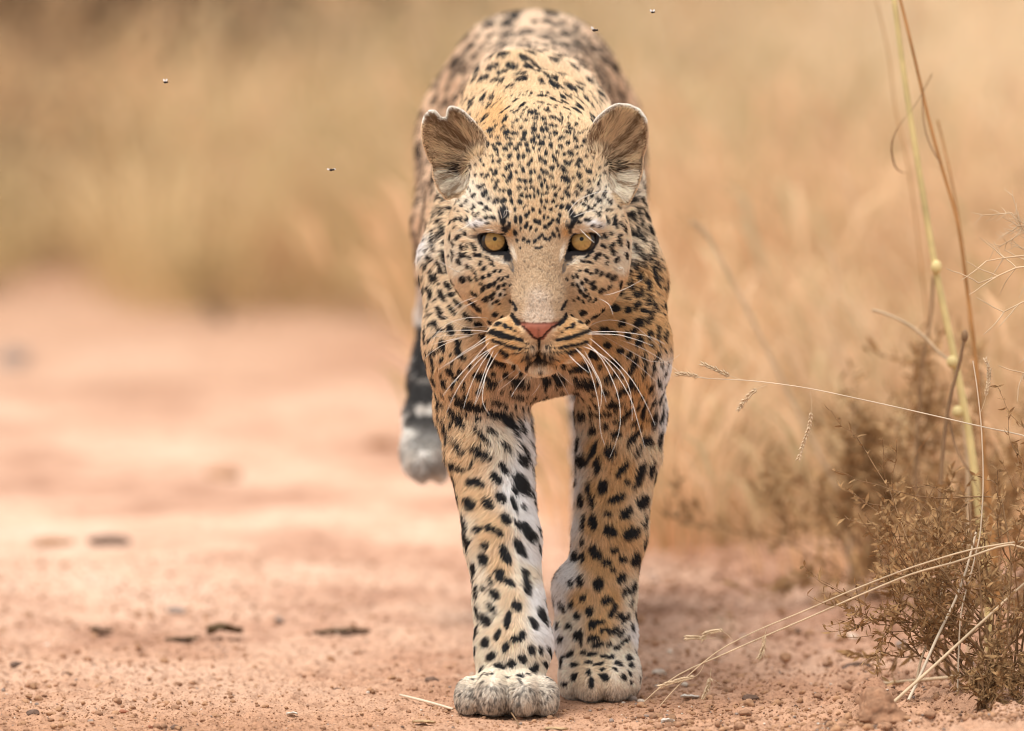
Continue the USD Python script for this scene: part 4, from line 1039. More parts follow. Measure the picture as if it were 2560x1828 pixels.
WHISK = (blk(1000, 560, Q, [(1120, 1215), (880, 1188), (640, 1250), (480, 1370), (370, 1520)], [(1090, 1300), (900, 1312), (680, 1242), (490, 1145)], [(1140, 1368), (800, 1350), (350, 1390)], [(1140, 1345), (900, 1400), (640, 1412), (400, 1440)],
             [(1130, 1355), (760, 1440), (400, 1530)], [(1130, 1400), (960, 1530), (800, 1630), (600, 1800)], [(970, 930), (800, 985), (660, 1090)], [(985, 965), (820, 1050), (700, 1160)], [(760, 610), (620, 545), (500, 475)], [(740, 600), (640, 560), (540, 490)])
         + blk(1060, 840, Q, [(850, 20), (480, 240), (180, 430)], [(850, 50), (560, 380), (310, 660), (240, 760)], [(920, 110), (600, 420), (420, 680), (285, 980)], [(960, 105), (700, 255), (470, 480), (380, 600)], [(890, 170), (760, 480), (640, 880)],
               [(860, 170), (650, 500), (500, 930)], [(950, 190), (800, 450), (735, 650), (650, 870)], [(920, 230), (770, 560), (740, 800), (830, 1000)], [(560, 5), (250, 110), (0, 290)], [(600, 0), (350, 50), (90, 110)],
               [(1200, 400), (1030, 530), (940, 600)], [(1240, 430), (1080, 590), (920, 700)], [(1330, 460), (1180, 650), (1110, 770)], [(1480, 590), (1430, 680), (1360, 760)])
         + blk(1380, 800, Q, [(460, 85), (740, 0), (1050, 80), (1200, 200), (1390, 350)], [(450, 160), (800, 150), (1150, 190), (1440, 310)], [(430, 180), (800, 185), (1000, 230), (1280, 330)], [(480, 130), (700, 230), (1000, 400), (1280, 530), (1440, 540), (1620, 440)],
               [(500, 150), (880, 260), (1100, 340), (1400, 510), (1640, 690)], [(490, 180), (800, 370), (1080, 570), (1330, 790)], [(450, 210), (750, 470), (1000, 740), (1180, 1040), (1310, 1340)], [(430, 290), (600, 430), (850, 740), (1010, 1030), (1090, 1300), (1180, 1620)],
               [(420, 280), (620, 480), (760, 750), (850, 1010), (870, 1250), (730, 1750)], [(380, 330), (620, 440), (900, 700), (1000, 950), (1020, 1280)], [(300, 370), (400, 480), (530, 800), (600, 1150), (610, 1380), (670, 1590)], [(400, 370), (530, 620), (630, 870), (610, 1130)],
               [(270, 340), (420, 480), (600, 800), (690, 1050)], [(200, 430), (330, 560), (470, 670)], [(40, 640), (140, 820), (240, 1000)], [(60, 640), (160, 740), (270, 830)])
         + blk(1330, 520, Q, [(830, 1150), (970, 1220), (1030, 1360)], [(900, 1105), (1130, 1050), (1400, 910)], [(1080, 790), (1150, 755), (1168, 830)], [(1080, 800), (1130, 770), (1160, 760)], [(600, 260), (690, 350), (790, 440)], [(720, 250), (800, 300), (870, 370)])
         + blk(1340, 240, Q, [(400, 1490), (560, 1310), (880, 1215), (1000, 1235)], [(470, 1540), (640, 1475), (830, 1440)], [(430, 1530), (530, 1400), (640, 1330)])
         + blk(1060, 520, Q, [(680, 340), (780, 270), (880, 290)], [(660, 160), (520, 240), (370, 330)], [(1000, 130), (1050, 60), (1010, -60)], [(1010, 100), (1040, 30), (1120, 60)], [(990, 140), (960, 40), (900, -120)]))
white_hair = usdkit.material(stage, '/World/Looks/whisker', {'d': ('diffuse_bsdf', {'color': (0.9, 0.87, 0.82)}), 't': ('translucent_bsdf', {'color': (0.8, 0.78, 0.72)}), 'm': ('mix_closure', {'fac': 0.3})},
                             [('d.BSDF', 'm.closure1'), ('t.BSDF', 'm.closure2')], surface='m.closure')
rw = np.random.default_rng(12)
for w in WHISK:
    w = np.array(w)
    root, _, ok = hit(w[:1])
    y0 = root[0, 1] if ok[0] else -0.02
    _, _, _ = 0, 0, 0
    ys = y0 + np.linspace(0.002, -0.028 - 0.02 * rw.random(), len(w)) * np.sin(np.linspace(0, 1.9, len(w)))
    ys[1:] = np.minimum(ys[1:], -0.012 if y0 < 0.05 else y0 - 0.006)
    q = spline(P(w[:, 0], w[:, 1], ys), 12)
    long_ = np.linalg.norm(np.diff(q, axis=0), axis=1).sum()
    part(cat, 'whisker', tube(q, [0.00036 if long_ > 0.05 else 0.00026, 0.00028, 0.0001], 5), white_hair, True, cat_at)

# ------------------------------------------------------------------ the dry grassland behind: one mass of grass, too far out of focus to count
def ribbon(p, w, side):
    """A narrow leaf: a folded strip along p."""
    n = len(p)
    w = np.interp(np.linspace(0, 1, n), np.linspace(0, 1, len(w)), w)[:, None]
    v = np.vstack([p - side * w, p + side * w])
    i = np.arange(n - 1)
    return v, np.vstack([np.stack([i, i + 1, n + i + 1], 1), np.stack([i, n + i + 1, n + i], 1)])


def grass_tuft(seed, blades, tall, spread, lean):
    r = np.random.default_rng(seed)
    ms = []
    for _ in range(blades):
        a = r.random() * 6.283
        d = np.array([math.cos(a), math.sin(a), 0])
        h = tall * r.uniform(0.45, 1.1)
        b = d * spread * r.random() ** 0.7 * 0.5
        t = np.linspace(0, 1, 5)[:, None]
        bend = lean * r.uniform(0.3, 1.3)
        p = b + d * (bend * h * t ** 2) + np.array([0, 0, 1.0]) * (h * (t - 0.35 * bend * t ** 3))
        ms.append(ribbon(p, [0.0022, 0.0026, 0.0018, 0.0003], np.array([-d[1], d[0], 0]) if r.random() < 0.5 else np.array([1.0, 0, 0])))
        if r.random() < 0.15:
            e = p[-1]
            ms.append(ribbon(np.stack([e, e + d * 0.02 + [0, 0, 0.05], e + d * 0.05 + [0, 0, 0.07]]), [0.002, 0.006, 0.001], np.array([1.0, 0, 0])))
    return join(ms)


def grass_material(name, lo, mid, hi):
    return usdkit.material(stage, f'/World/Looks/{name}', {
        'geo': ('geometry', {}), 'oi': ('object_info', {}), 'm0': ('mapping', {'scale': (1.3, 0.5, 0.8)}), 'n1': ('noise_texture', {'scale': 1.1, 'detail': 3.0}),
        'r1': ('rgb_ramp', {'ramp': [(0.34, lo), (0.5, mid), (0.66, hi)]}),
        'rr': ('map_range', {'from_min': 0.0, 'from_max': 1.0, 'to_min': 0.8, 'to_max': 1.15}), 'mu': ('mix_color', {'blend_type': 'multiply', 'fac': 1.0}), 'cc': ('combine_color', {}),
        'p': ('principled_bsdf', {'roughness': 0.7, 'specular_ior_level': 0.2}), 't': ('translucent_bsdf', {}), 'mc': ('mix_closure', {'fac': 0.5})},
        [('geo.position', 'm0.vector'), ('m0.vector', 'n1.vector'), ('n1.fac', 'r1.fac'), ('oi.random', 'rr.value'), ('rr.result', 'cc.r'), ('rr.result', 'cc.g'), ('rr.result', 'cc.b'),
         ('r1.color', 'mu.a'), ('cc.color', 'mu.b'), ('mu.result', 'p.base_color'), ('mu.result', 't.color'), ('p.BSDF', 'mc.closure1'), ('t.BSDF', 'mc.closure2')], surface='mc.closure')


grass_mats = (grass_material('grass_ochre', (0.62, 0.395, 0.215), (0.72, 0.485, 0.285), (0.77, 0.555, 0.35)), grass_material('grass_straw', (0.70, 0.51, 0.31), (0.78, 0.60, 0.39), (0.83, 0.68, 0.47)), grass_material('grass_olive', (0.47, 0.35, 0.175), (0.57, 0.43, 0.23), (0.65, 0.505, 0.30)))
gi = UsdGeom.PointInstancer.Define(stage, '/World/grass')
data(gi.GetPrim(), 'tall dry straw coloured grass standing behind the track', 'grass', kind='stuff')
protos = []
for k, (b, tall, sp, lean) in enumerate(((70, 0.55, 0.22, 0.5), (60, 0.75, 0.2, 0.35), (80, 0.38, 0.26, 0.8), (50, 0.85, 0.16, 0.3), (60, 0.25, 0.25, 0.9))):
    v, f = grass_tuft(100 + k, b, tall, sp, lean)
    for j in range(3):
        i = k * 3 + j
        m = usdkit.mesh(stage, f'/World/grass/tuft{"_%03d" % i if i else ""}', (v, f), grass_mats[j], False)
        protos.append(m.GetPath())
gi.CreatePrototypesRel().SetTargets(protos)
rg = np.random.default_rng(21)
gp, gk, gs, go = [], [], [], []
cx = rg.uniform(-6.0, 6.0, 36000)
cy = rg.uniform(0.6, 34, 36000) 
for x, y in zip(cx, cy):
    if abs(x) > 0.055 * (y + DIST) + 2.4:
        continue
    e = float(verge_edge(x)) + 0.35
    if y < e - 1.1 or (y < 1.15 and x < 0.62):
        continue
    d = y - e
    if d < 0 and (x > 0.05 or rg.random() > 0.5 * (1 + d / 1.1)):
        continue
    d = max(d, 0.0)
    if rg.random() > (0.35 + 0.65 * min(d / 1.5, 1)) * (0.55 if y > 14 else 0.8):
        continue
    gp.append((x, y, float(ground_z(np.array([x]), np.array([y]))[0]) - 0.01))
    short = d < 1.0 or y < 9.3
    near_verge = x > 0.05 and y < 5.0
    if short and d < 3 and not near_verge and rg.random() < 0.25:
        gp.pop(); continue
    form = int(rg.choice([2, 4, 4, 4])) if short else int(rg.choice([0, 1, 2, 3], p=[0.35, 0.3, 0.15, 0.2]))
    xx = x / (y + DIST) * DIST                                      # the right side is bleached straw, the left ochre, with olive drifts
    pale = smooth01(xx, -0.15, 0.15) * 0.85 + 0.06
    olive = 0.75 * float(smooth01(meshkit.noise(np.array([[x * 1.1 + 40, y * 0.35, 0.5]]), 77)[0], 0.50, 0.68))
    kind = (2 if rg.random() < 0.25 else 0) if near_verge else 2 if rg.random() < olive else (1 if rg.random() < pale else 0)
    gk.append(form * 3 + kind)
    s = rg.uniform(0.75, 1.25) * (0.75 + 0.35 * min(d / 3, 1)); gs.append((s, s, s))
    a = rg.random() * 6.283 / 2
    go.append(Gf.Quath(float(math.cos(a)), 0, 0, float(math.sin(a))))
gi.CreatePositionsAttr(Vt.Vec3fArray.FromNumpy(np.array(gp, np.float32)))
gi.CreateProtoIndicesAttr(Vt.IntArray.FromNumpy(np.array(gk, np.int32)))
gi.CreateScalesAttr(Vt.Vec3fArray.FromNumpy(np.array(gs, np.float32)))
gi.CreateOrientationsAttr(Vt.QuathArray(go))

# ------------------------------------------------------------------ bushes far back
leafm = {k: plain(f'bush_leaf_{k}', c, 0.7, 0.35, 6.0, 0.25) for k, c in (('olive', (0.26, 0.21, 0.085)), ('brown', (0.27, 0.175, 0.09)), ('dark', (0.13, 0.095, 0.055)), ('pale', (0.42, 0.32, 0.20)), ('green', (0.16, 0.17, 0.05)))}
barkm = plain('twig_bark', (0.16, 0.105, 0.065), 0.9, 0.4, 60.0)


def bush(name, label, cat, loc, size, leaf, seed, n=900, group=None, leafs=(0.02, 0.035)):
    r = np.random.default_rng(seed)
    t, at = thing(name, label, cat, loc, group)
    st, lv = [], []
    for k in range(9):
        d = r.normal(size=3) * [0.5, 0.5, 0.2] + [0, 0, 0.9]
        d /= np.linalg.norm(d)
        e = d * size * r.uniform(0.6, 1.0) * [1, 1, 0.95]
        q = spline([(0, 0, -0.02), e * 0.5 + r.normal(size=3) * 0.03 * size, e], 8)
        st.append(tube(q, [0.008 * size, 0.002 * size], 5))
        for j in range(n // 9):
            c = q[min(2 + int(6 * r.random() ** 0.7), 7)] + r.normal(size=3) * 0.16 * size
            if c[2] < 0.0:
                continue
            a = r.normal(size=3); a /= np.linalg.norm(a)
            b = np.cross(a, r.normal(size=3)); b /= np.linalg.norm(b)
            l = r.uniform(*leafs) * size
            lv.append((np.array([c - a * l, c + b * l * 0.3, c + a * l, c - b * l * 0.3]), np.array([[0, 1, 2], [0, 2, 3]])))
    part(t, 'branch', join(st), barkm, True)
    data(part(t, 'foliage', join(lv), leafm[leaf], False), kind='stuff')
    return t


BUSHES = [('olive_bush', 'dark blurred bush in the far left corner above the track', 'bush', tuple(on_ground(-20, 430)), 1.5, 'dark', 1, 2600),
          ('olive_bush', 'brown blurred bush at the left edge halfway up', 'bush', tuple(on_ground(-40, 640)), 0.55, 'brown', 2, 900),
          ('weed', 'low olive weed at the edge of the track left of the leopard', 'weed', (-0.43, 5.1, 0), 0.20, 'olive', 3, 700),
          ('weed', 'low olive weed nearest the far left end of the track edge', 'weed', (-0.80, 5.6, 0), 0.22, 'olive', 4, 700),
          ('weed', 'low green weed on the verge between the leopard and the dry shrub', 'weed', (0.24, 0.72, 0), 0.045, 'green', 6, 300)]
for b in BUSHES:
    bush(*b)

# ------------------------------------------------------------------ dry shrubs on the right verge
twig = {'near': plain('dry_twig', (0.25, 0.145, 0.07), 0.85, 0.5, 80.0), 'pale': plain('dry_twig_pale', (0.36, 0.22, 0.11), 0.85, 0.4, 80.0)}
dryleaf = {'near': plain('curled_leaf', (0.38, 0.225, 0.10), 0.8, 0.5, 120.0, 0.2), 'pale': plain('curled_leaf_pale', (0.44, 0.275, 0.13), 0.8, 0.4, 120.0, 0.2), 'dark': plain('curled_leaf_dark', (0.32, 0.19, 0.085), 0.85, 0.5, 120.0, 0.15)}


def curl_leaf(c, d, l, r, w=0.15):
    d = d / np.linalg.norm(d)
    up = r.normal(size=3); up -= d * (up @ d); up /= np.linalg.norm(up) + 1e-9
    t = np.linspace(0, 1, 4)[:, None]
    p = c + d * l * t + up * l * 0.7 * t ** 2 * r.uniform(-1, 1)
    return ribbon(p, [l * 0.03, l * w, l * w * 0.8, l * 0.02], np.cross(d, up))


def dry_shrub(label, loc, height, stems, seed, leaf, lean=(0, 0, 0), leaf_len=0.011, group=None, thick=0.0015, spread=0.55):
    """Wiry stems that fork again and again, with small curled leaves."""
    r = np.random.default_rng(seed)
    t, at = thing('dry_shrub', label, 'shrub', loc, group)
    lv = []

    def grow(p, d, l, rad, depth, out):
        n = 7
        q = [p]
        dd = d.copy()
        for _ in range(n - 1):
            dd = dd + r.normal(size=3) * 0.16 + np.array([0, 0, 0.03])
            dd /= np.linalg.norm(dd)
            q.append(q[-1] + dd * l / (n - 1))
        q = np.array(q)
        q[:, 2] = np.maximum(q[:, 2], 0.002)
        out.append(tube(q, [rad, rad * 0.55], 5))
        for k in range(1, n):
            for _ in range(3 if depth else 2):
                if r.random() < (0.85 if depth < 2 else 0.5):
                    a = dd + r.normal(size=3) * 0.8
                    lv.append(curl_leaf(q[k], a, leaf_len * r.uniform(0.5, 1.3), r))
        if depth > 0:
            for _ in range(r.integers(3, 5)):
                k = r.integers(2, n)
                a = dd + r.normal(size=3) * 0.62
                a /= np.linalg.norm(a)
                grow(q[k], a, l * r.uniform(0.4, 0.62), rad * 0.55, depth - 1, out)
    for s in range(stems):
        d = np.array([r.normal() * spread, r.normal() * 0.35, 1.0]) + np.array(lean)
        d /= np.linalg.norm(d)
        out = []
        grow(np.array([r.normal() * 0.012, r.normal() * 0.012, -0.004]), d, height * r.uniform(0.5, 0.75), thick, 2, out)
        part(t, 'branch', join(out), twig['near' if leaf != 'pale' else 'pale'], True)
    data(part(t, 'leaf_mass', join(lv), dryleaf[leaf], False), kind='stuff')


def gpt(u, v, y):
    p = P(u, v, y)
    return (p[0], y, float(ground_z(np.array([p[0]]), np.array([y]))[0]))


dry_shrub('sharp wiry brown dry shrub left of the tangled one in the lower right corner', gpt(2490, 1790, 0.03), 0.20, 11, 41, 'near', (-0.25, 0, 0), 0.0095)
dry_shrub('tangled dry shrub with dark stems at the right edge of the picture', gpt(2545, 1800, 0.0), 0.33, 12, 42, 'dark', (-0.15, 0, 0), 0.0095)
dry_shrub('low tangle of dry twigs at the bottom right corner beside the clod of earth', gpt(2470, 1830, -0.05), 0.085, 9, 43, 'dark', (0.0, 0, 0), 0.008)
dry_shrub('half blurred dry shrub rising behind the wiry one', gpt(2400, 1690, 0.28), 0.23, 8, 44, 'near', (-0.25, 0, 0), 0.013, None, 0.0016)
dry_shrub('blurred brown shrub behind, standing left of the tall stalks', gpt(2230, 1540, 1.1), 0.27, 9, 45, 'pale', (-0.2, 0, 0), 0.018, None, 0.002, 0.7)
dry_shrub('blurred brown shrub at the foot of the tall yellow stalk', gpt(2470, 1530, 0.95), 0.32, 9, 46, 'near', (0, 0, 0), 0.018, None, 0.002, 0.6)
dry_shrub('low blurred shrub on the verge halfway to the leopard', gpt(2040, 1500, 2.0), 0.17, 10, 47, 'pale', (-0.1, 0, 0), 0.024, None, 0.002, 0.9)
dry_shrub('soft brown shrub behind the leopard just right of its foreleg', gpt(1800, 1330, 4.2), 0.2, 12, 48, 'pale', (0, 0, 0), 0.03, None, 0.0025, 0.9)
dry_shrub('soft brown shrub far behind on the right, below the feathery grass', gpt(2420, 1300, 3.8), 0.30, 12, 49, 'near', (0, 0, 0), 0.03, None, 0.003, 0.7)

# ------------------------------------------------------------------ grass stalks
straw = {'yellow': plain('stalk_yellow', (0.68, 0.55, 0.26), 0.6, 0.3, 25.0, 0.15), 'orange': plain('stalk_orange', (0.46, 0.235, 0.085), 0.6, 0.35, 25.0, 0.15), 'pale': plain('stalk_pale', (0.64, 0.49, 0.32), 0.6, 0.25, 40.0, 0.2), 'brown': plain('stalk_brown', (0.26, 0.16, 0.085), 0.7, 0.35, 30.0, 0.1), 'white': plain('stalk_bleached', (0.72, 0.60, 0.45), 0.6, 0.2, 40.0, 0.2)}


def foot(pts, y):
    """Lets a stalk run on down to the ground."""
    w = P(pts[:, 0], pts[:, 1], y)
    return w


def stalk(label, pts, y, width, mat, nodes=(), down=True, leaves=(), seeds=(), name='grass_stalk', group=None, taper=0.6):
    a = np.array(pts, float)
    y = np.broadcast_to(np.asarray(y, float), (len(a),))
    w = P(a[:, 0], a[:, 1], y)
    if down:
        e = w[-1] + (w[-1] - w[-2]) * [0.15, 0, 0]
        w = np.vstack([w, [e[0], e[1], float(ground_z(e[:1], e[1:2])[0]) - 0.004]])
    t, at = thing(name, label, 'grass stalk' if name == 'grass_stalk' else name.replace('_', ' '), w[-1], group)
    sc = PX * (DIST + y[0]) / DIST
    part(t, 'stem', tube(spline(w, 40), [width / 2 * sc * taper, width / 2 * sc], 8), straw[mat], True, at)
    for u, v, yy, l in nodes:
        c = P(u, v, yy)
        part(t, 'joint', (np.array(trimesh.creation.icosphere(2, 1.0).vertices) * [width * 0.62 * sc, width * 0.62 * sc, l * sc] + c, trimesh.creation.icosphere(2).faces), straw[mat], True, at)
    for lp, yy, lw, lm in leaves:
        lp = np.array(lp, float)
        q = spline(P(lp[:, 0], lp[:, 1], np.broadcast_to(yy, (len(lp),))), 14)
        part(t, 'leaf', ribbon(q, [lw * 0.6 * sc, lw * sc, lw * 0.7 * sc, lw * 0.15 * sc], np.array([0.6, 0.55, 0.5])), straw[lm], True, at)
    rs = np.random.default_rng(len(label))
    for sp in seeds:
        sp = np.array(sp, float)
        q = spline(P(sp[:, 0], sp[:, 1], np.broadcast_to(y[0], (len(sp),))), 20)
        ms = [tube(q, [0.00028, 0.00016], 4)]
        for k in range(6, 20):
            for s in (-1, 1):
                d = (q[min(k + 1, 19)] - q[k - 1]); d /= np.linalg.norm(d)
                o = np.cross(d, [0, 1.0, 0]) * s * 0.35 + rs.normal(size=3) * 0.12
                c = q[k]
                b = np.cross(d, o); b /= np.linalg.norm(b)
                e = d + o; e /= np.linalg.norm(e)
                f = np.cross(e, b)
                l, g = 0.0065, 0.0012
                v = np.array([c, c + e * l * 0.5 + b * g, c + e * l * 0.5 + f * g, c + e * l * 0.5 - b * g, c + e * l * 0.5 - f * g, c + e * l])
                ms.append((v, np.array([[0, 2, 1], [0, 3, 2], [0, 4, 3], [0, 1, 4], [5, 1, 2], [5, 2, 3], [5, 3, 4], [5, 4, 1]])))
                if rs.random() < 0.35:
                    h = c + (d + o * 2.2) * 0.008
                    ms.append(tube(np.stack([c, (c + h) / 2, h]), [0.00015, 0.00008], 3))
        data(part(t, 'seed_head', join(ms), straw['pale'], False, at), kind=None)
    return t


stalk('tall thick yellow green grass stalk with pale joints, right of the leopard', [(2228, -60), (2262, 200), (2300, 440), (2338, 665), (2385, 890), (2425, 1100), (2450, 1300), (2470, 1500)], 0.50, 22, 'yellow', [(2341, 668, 0.497, 18), (2394, 1030, 0.497, 16), (2380, 905, 0.495, 16)])
stalk('tall rusty orange grass stalk with a folded leaf near the top', [(2235, -60), (2278, 110), (2320, 290), (2355, 420), (2395, 560), (2420, 740), (2440, 900), (2462, 1150), (2485, 1350), (2500, 1520)], 0.46, 12, 'orange', (), True,
      [([(2353, 410), (2306, 230), (2328, 186), (2330, 200)], 0.458, 3.0, 'brown'), ([(2330, 184), (2290, 260), (2243, 322), (2228, 365), (2240, 420), (2270, 432)], (0.458, 0.46, 0.46, 0.47, 0.50, 0.55), 4.5, 'brown')])
stalk('thin rusty orange grass stalk just right of the thicker one', [(2344, 300), (2368, 400), (2392, 520), (2412, 660), (2424, 790), (2448, 1000), (2470, 1300), (2490, 1500)], 0.62, 8, 'orange')
stalk('faint pinkish stalk far left among the tall stalks', [(2190, 0), (2222, 140), (2240, 280), (2262, 370), (2300, 640), (2330, 950), (2345, 1300)], 0.95, 5, 'orange')
stalk('short thick broken brown stalk leaning right beside the yellow stalk', [(2412, 838), (2400, 900), (2378, 985), (2362, 1080), (2352, 1200), (2345, 1400)], 0.36, 14, 'brown', [(2412, 840, 0.36, 16)], True, [([(2372, 1030), (2330, 1080), (2280, 1150), (2250, 1200)], 0.36, 5, 'orange'), ([(2375, 1040), (2390, 1120), (2430, 1190), (2448, 1230)], 0.37, 5, 'brown')])
stalk('dull brown stalk behind the yellow stalk on its left', [(2334, 690), (2325, 800), (2308, 900), (2300, 1000), (2290, 1150), (2290, 1350)], 0.75, 11, 'brown')
stalk('pale bent grass blade arching down to the yellow stalk', [(2180, 775), (2250, 800), (2310, 842), (2350, 885), (2378, 908), (2400, 1000), (2420, 1200)], 0.52, 12, 'pale')
stalk('slender bleached grass stalk in sharp focus crossing the long arching one', [(2432, 902), (2444, 980), (2454, 1080), (2458, 1200), (2452, 1320), (2436, 1400), (2400, 1560)], 0.0, 4.2, 'white', (), True, (), [[(2452, 1030), (2466, 985), (2472, 930), (2466, 905)]], taper=0.7)
stalk('long fine grass stalk arching low from the right edge towards the leopard', [(1700, 936), (1760, 946), (1850, 950), (1990, 966), (2150, 998), (2320, 1036), (2450, 1066), (2580, 1096), (2700, 1180), (2740, 1500)], 0.015, 5.0, 'white', (), True, (),
      [[(1770, 947), (1740, 940), (1720, 937), (1698, 936)], [(1855, 950), (1815, 936), (1790, 924), (1760, 912)], [(1920, 962), (1890, 975), (1868, 995), (1850, 1018)], [(2026, 976), (2028, 1020), (2022, 1070), (2010, 1105), (1999, 1142)]], taper=0.35)
stalk('upper of two long straws slanting down left across the shrubs', [(1650, 1765), (1720, 1690), (1800, 1625), (1890, 1578), (2000, 1532), (2140, 1472), (2300, 1412), (2460, 1368), (2600, 1350), (2680, 1500)], -0.05, 6, 'pale', (), True, (), [[(1760, 1660), (1740, 1690), (1700, 1700), (1655, 1715)], [(1920, 1562), (1912, 1590), (1908, 1620), (1900, 1640)]], taper=0.4)
stalk('lower of two long straws slanting down left across the shrubs', [(1610, 1755), (1700, 1685), (1800, 1640), (1900, 1596), (2020, 1545), (2150, 1488), (2290, 1432), (2390, 1405), (2530, 1362), (2650, 1500)], -0.04, 7, 'pale', (), True, (), [[(1830, 1600), (1800, 1578), (1775, 1580), (1758, 1594)], [(1790, 1595), (1760, 1596), (1740, 1594), (1722, 1594)], [(1778, 1672), (1774, 1700), (1766, 1725), (1760, 1740)]], taper=0.4)
stalk('thick tan straw rising from the bottom edge to the right edge', [(2640, 1395), (2560, 1460), (2450, 1560), (2330, 1670), (2230, 1760), (2150, 1840)], (-0.03, -0.035, -0.04, -0.06, -0.08, -0.1), 9.5, 'pale', (), False)
stalk('bleached split straw leaning steeply through the wiry shrub', [(2440, 1330), (2400, 1470), (2340, 1600), (2300, 1690), (2262, 1770), (2225, 1850)], (0.02, 0.01, -0.01, -0.03, -0.05, -0.1), 9, 'white', (), False)
stalk('second bleached straw beside the split one, leaning the same way', [(2430, 1335), (2365, 1430), (2350, 1500), (2330, 1580), (2300, 1660), (2290, 1720)], (0.06, 0.06, 0.05, 0.04, 0.03, 0.02), 7, 'pale', (), False)
stalk('faint thick stem lying level behind the clod of earth', [(1890, 1727), (2050, 1722), (2250, 1705), (2420, 1690), (2600, 1680)], (0.30, 0.28, 0.24, 0.2, 0.2), 11, 'pale', (), False, name='grass_stalk')
stalk('long blurred pale stalk slanting down behind the leopard’s right side'.replace('’', "'"), [(1770, 590), (1850, 740), (1930, 900), (2010, 1060), (2070, 1180), (2120, 1280)], 1.2, 11, 'pale', (), True, (), [[(1785, 620), (1770, 595), (1755, 575), (1735, 560)]])
# feathery seed head at the right edge
t, at = thing('feathery_grass', 'fine branching feathery grass plume at the right edge of the picture', 'grass plume', tuple(P(2640, 700, 0.02)))
r8 = np.random.default_rng(81)


def feather(p, d, l, rad, depth, out):
    q = [p]
    for _ in range(5):
        d = d + r8.normal(size=3) * 0.10; d /= np.linalg.norm(d)
        q.append(q[-1] + d * l / 5)
    q = np.array(q)
    out.append(tube(q, [rad, rad * 0.5], 4))
    if depth:
        for k in range(1, 6):
            for s in (-1, 1):
                if r8.random() < 0.75:
                    a = d + np.array([0.0, r8.normal() * 0.4, 0.75 * s]) + r8.normal(size=3) * 0.2
                    feather(q[k], a / np.linalg.norm(a), l * 0.36, rad * 0.6, depth - 1, out)


for (u0, v0), (u1, v1) in (((2690, 720), (2505, 555)), ((2690, 640), (2470, 612)), ((2690, 640), (2460, 740)), ((2700, 690), (2530, 815)), ((2700, 780), (2520, 880)), ((2680, 560), (2545, 545))):
    a, b = P(u0, v0, 0.02), P(u1, v1, 0.02)
    out = []
    feather(a, (b - a) / np.linalg.norm(b - a), np.linalg.norm(b - a) * 1.02, 0.0012, 2 if v1 < 600 else 1, out)
    part(t, 'spray', join(out), straw['pale'], True, at)
a = P(2690, 700, 0.02)
part(t, 'stem', tube(spline([a, a + [0.02, 0, -0.15], [a[0] + 0.02, a[1], 0.0]], 12), [0.001, 0.0015], 6), straw['pale'], True, at)

# ------------------------------------------------------------------ stones, litter, flies
def boulder(seed, size, rough=0.25, sub=3):
    r = np.random.default_rng(seed)
    m = trimesh.creation.icosphere(sub, 1.0)
    v = np.array(m.vertices)
    for _ in range(9):
        d = r.normal(size=3); d /= np.linalg.norm(d)
        h = r.uniform(0.55, 0.85)
        v -= d * np.maximum(v @ d - h, 0)[:, None]
    v *= (1 + rough * (meshkit.fbm(v * 2.2 + seed, 4, seed) - 0.5))[:, None]
    return v * np.asarray(size), np.array(m.faces)


stone_m = {'brown': plain('stone_brown', (0.14, 0.085, 0.06), 0.9, 0.4, 160.0), 'ochre': plain('stone_ochre', (0.36, 0.20, 0.11), 0.9, 0.35, 160.0), 'grey': plain('stone_grey', (0.26, 0.20, 0.165), 0.9, 0.35, 160.0), 'red': plain('stone_red', (0.33, 0.13, 0.075), 0.9, 0.35, 160.0), 'pale': plain('stone_pale', (0.62, 0.52, 0.42), 0.9, 0.3, 160.0), 'clod': plain('earth_clod', (0.33, 0.18, 0.105), 0.95, 0.45, 140.0)}


def lying(u, v):
    """The point of the ground seen at a pixel."""
    z = 0.0
    for _ in range(4):
        p = on_ground(u, v, z)
        z = float(ground_z(p[:1], p[1:2])[0])
    return np.array([p[0], p[1], z])


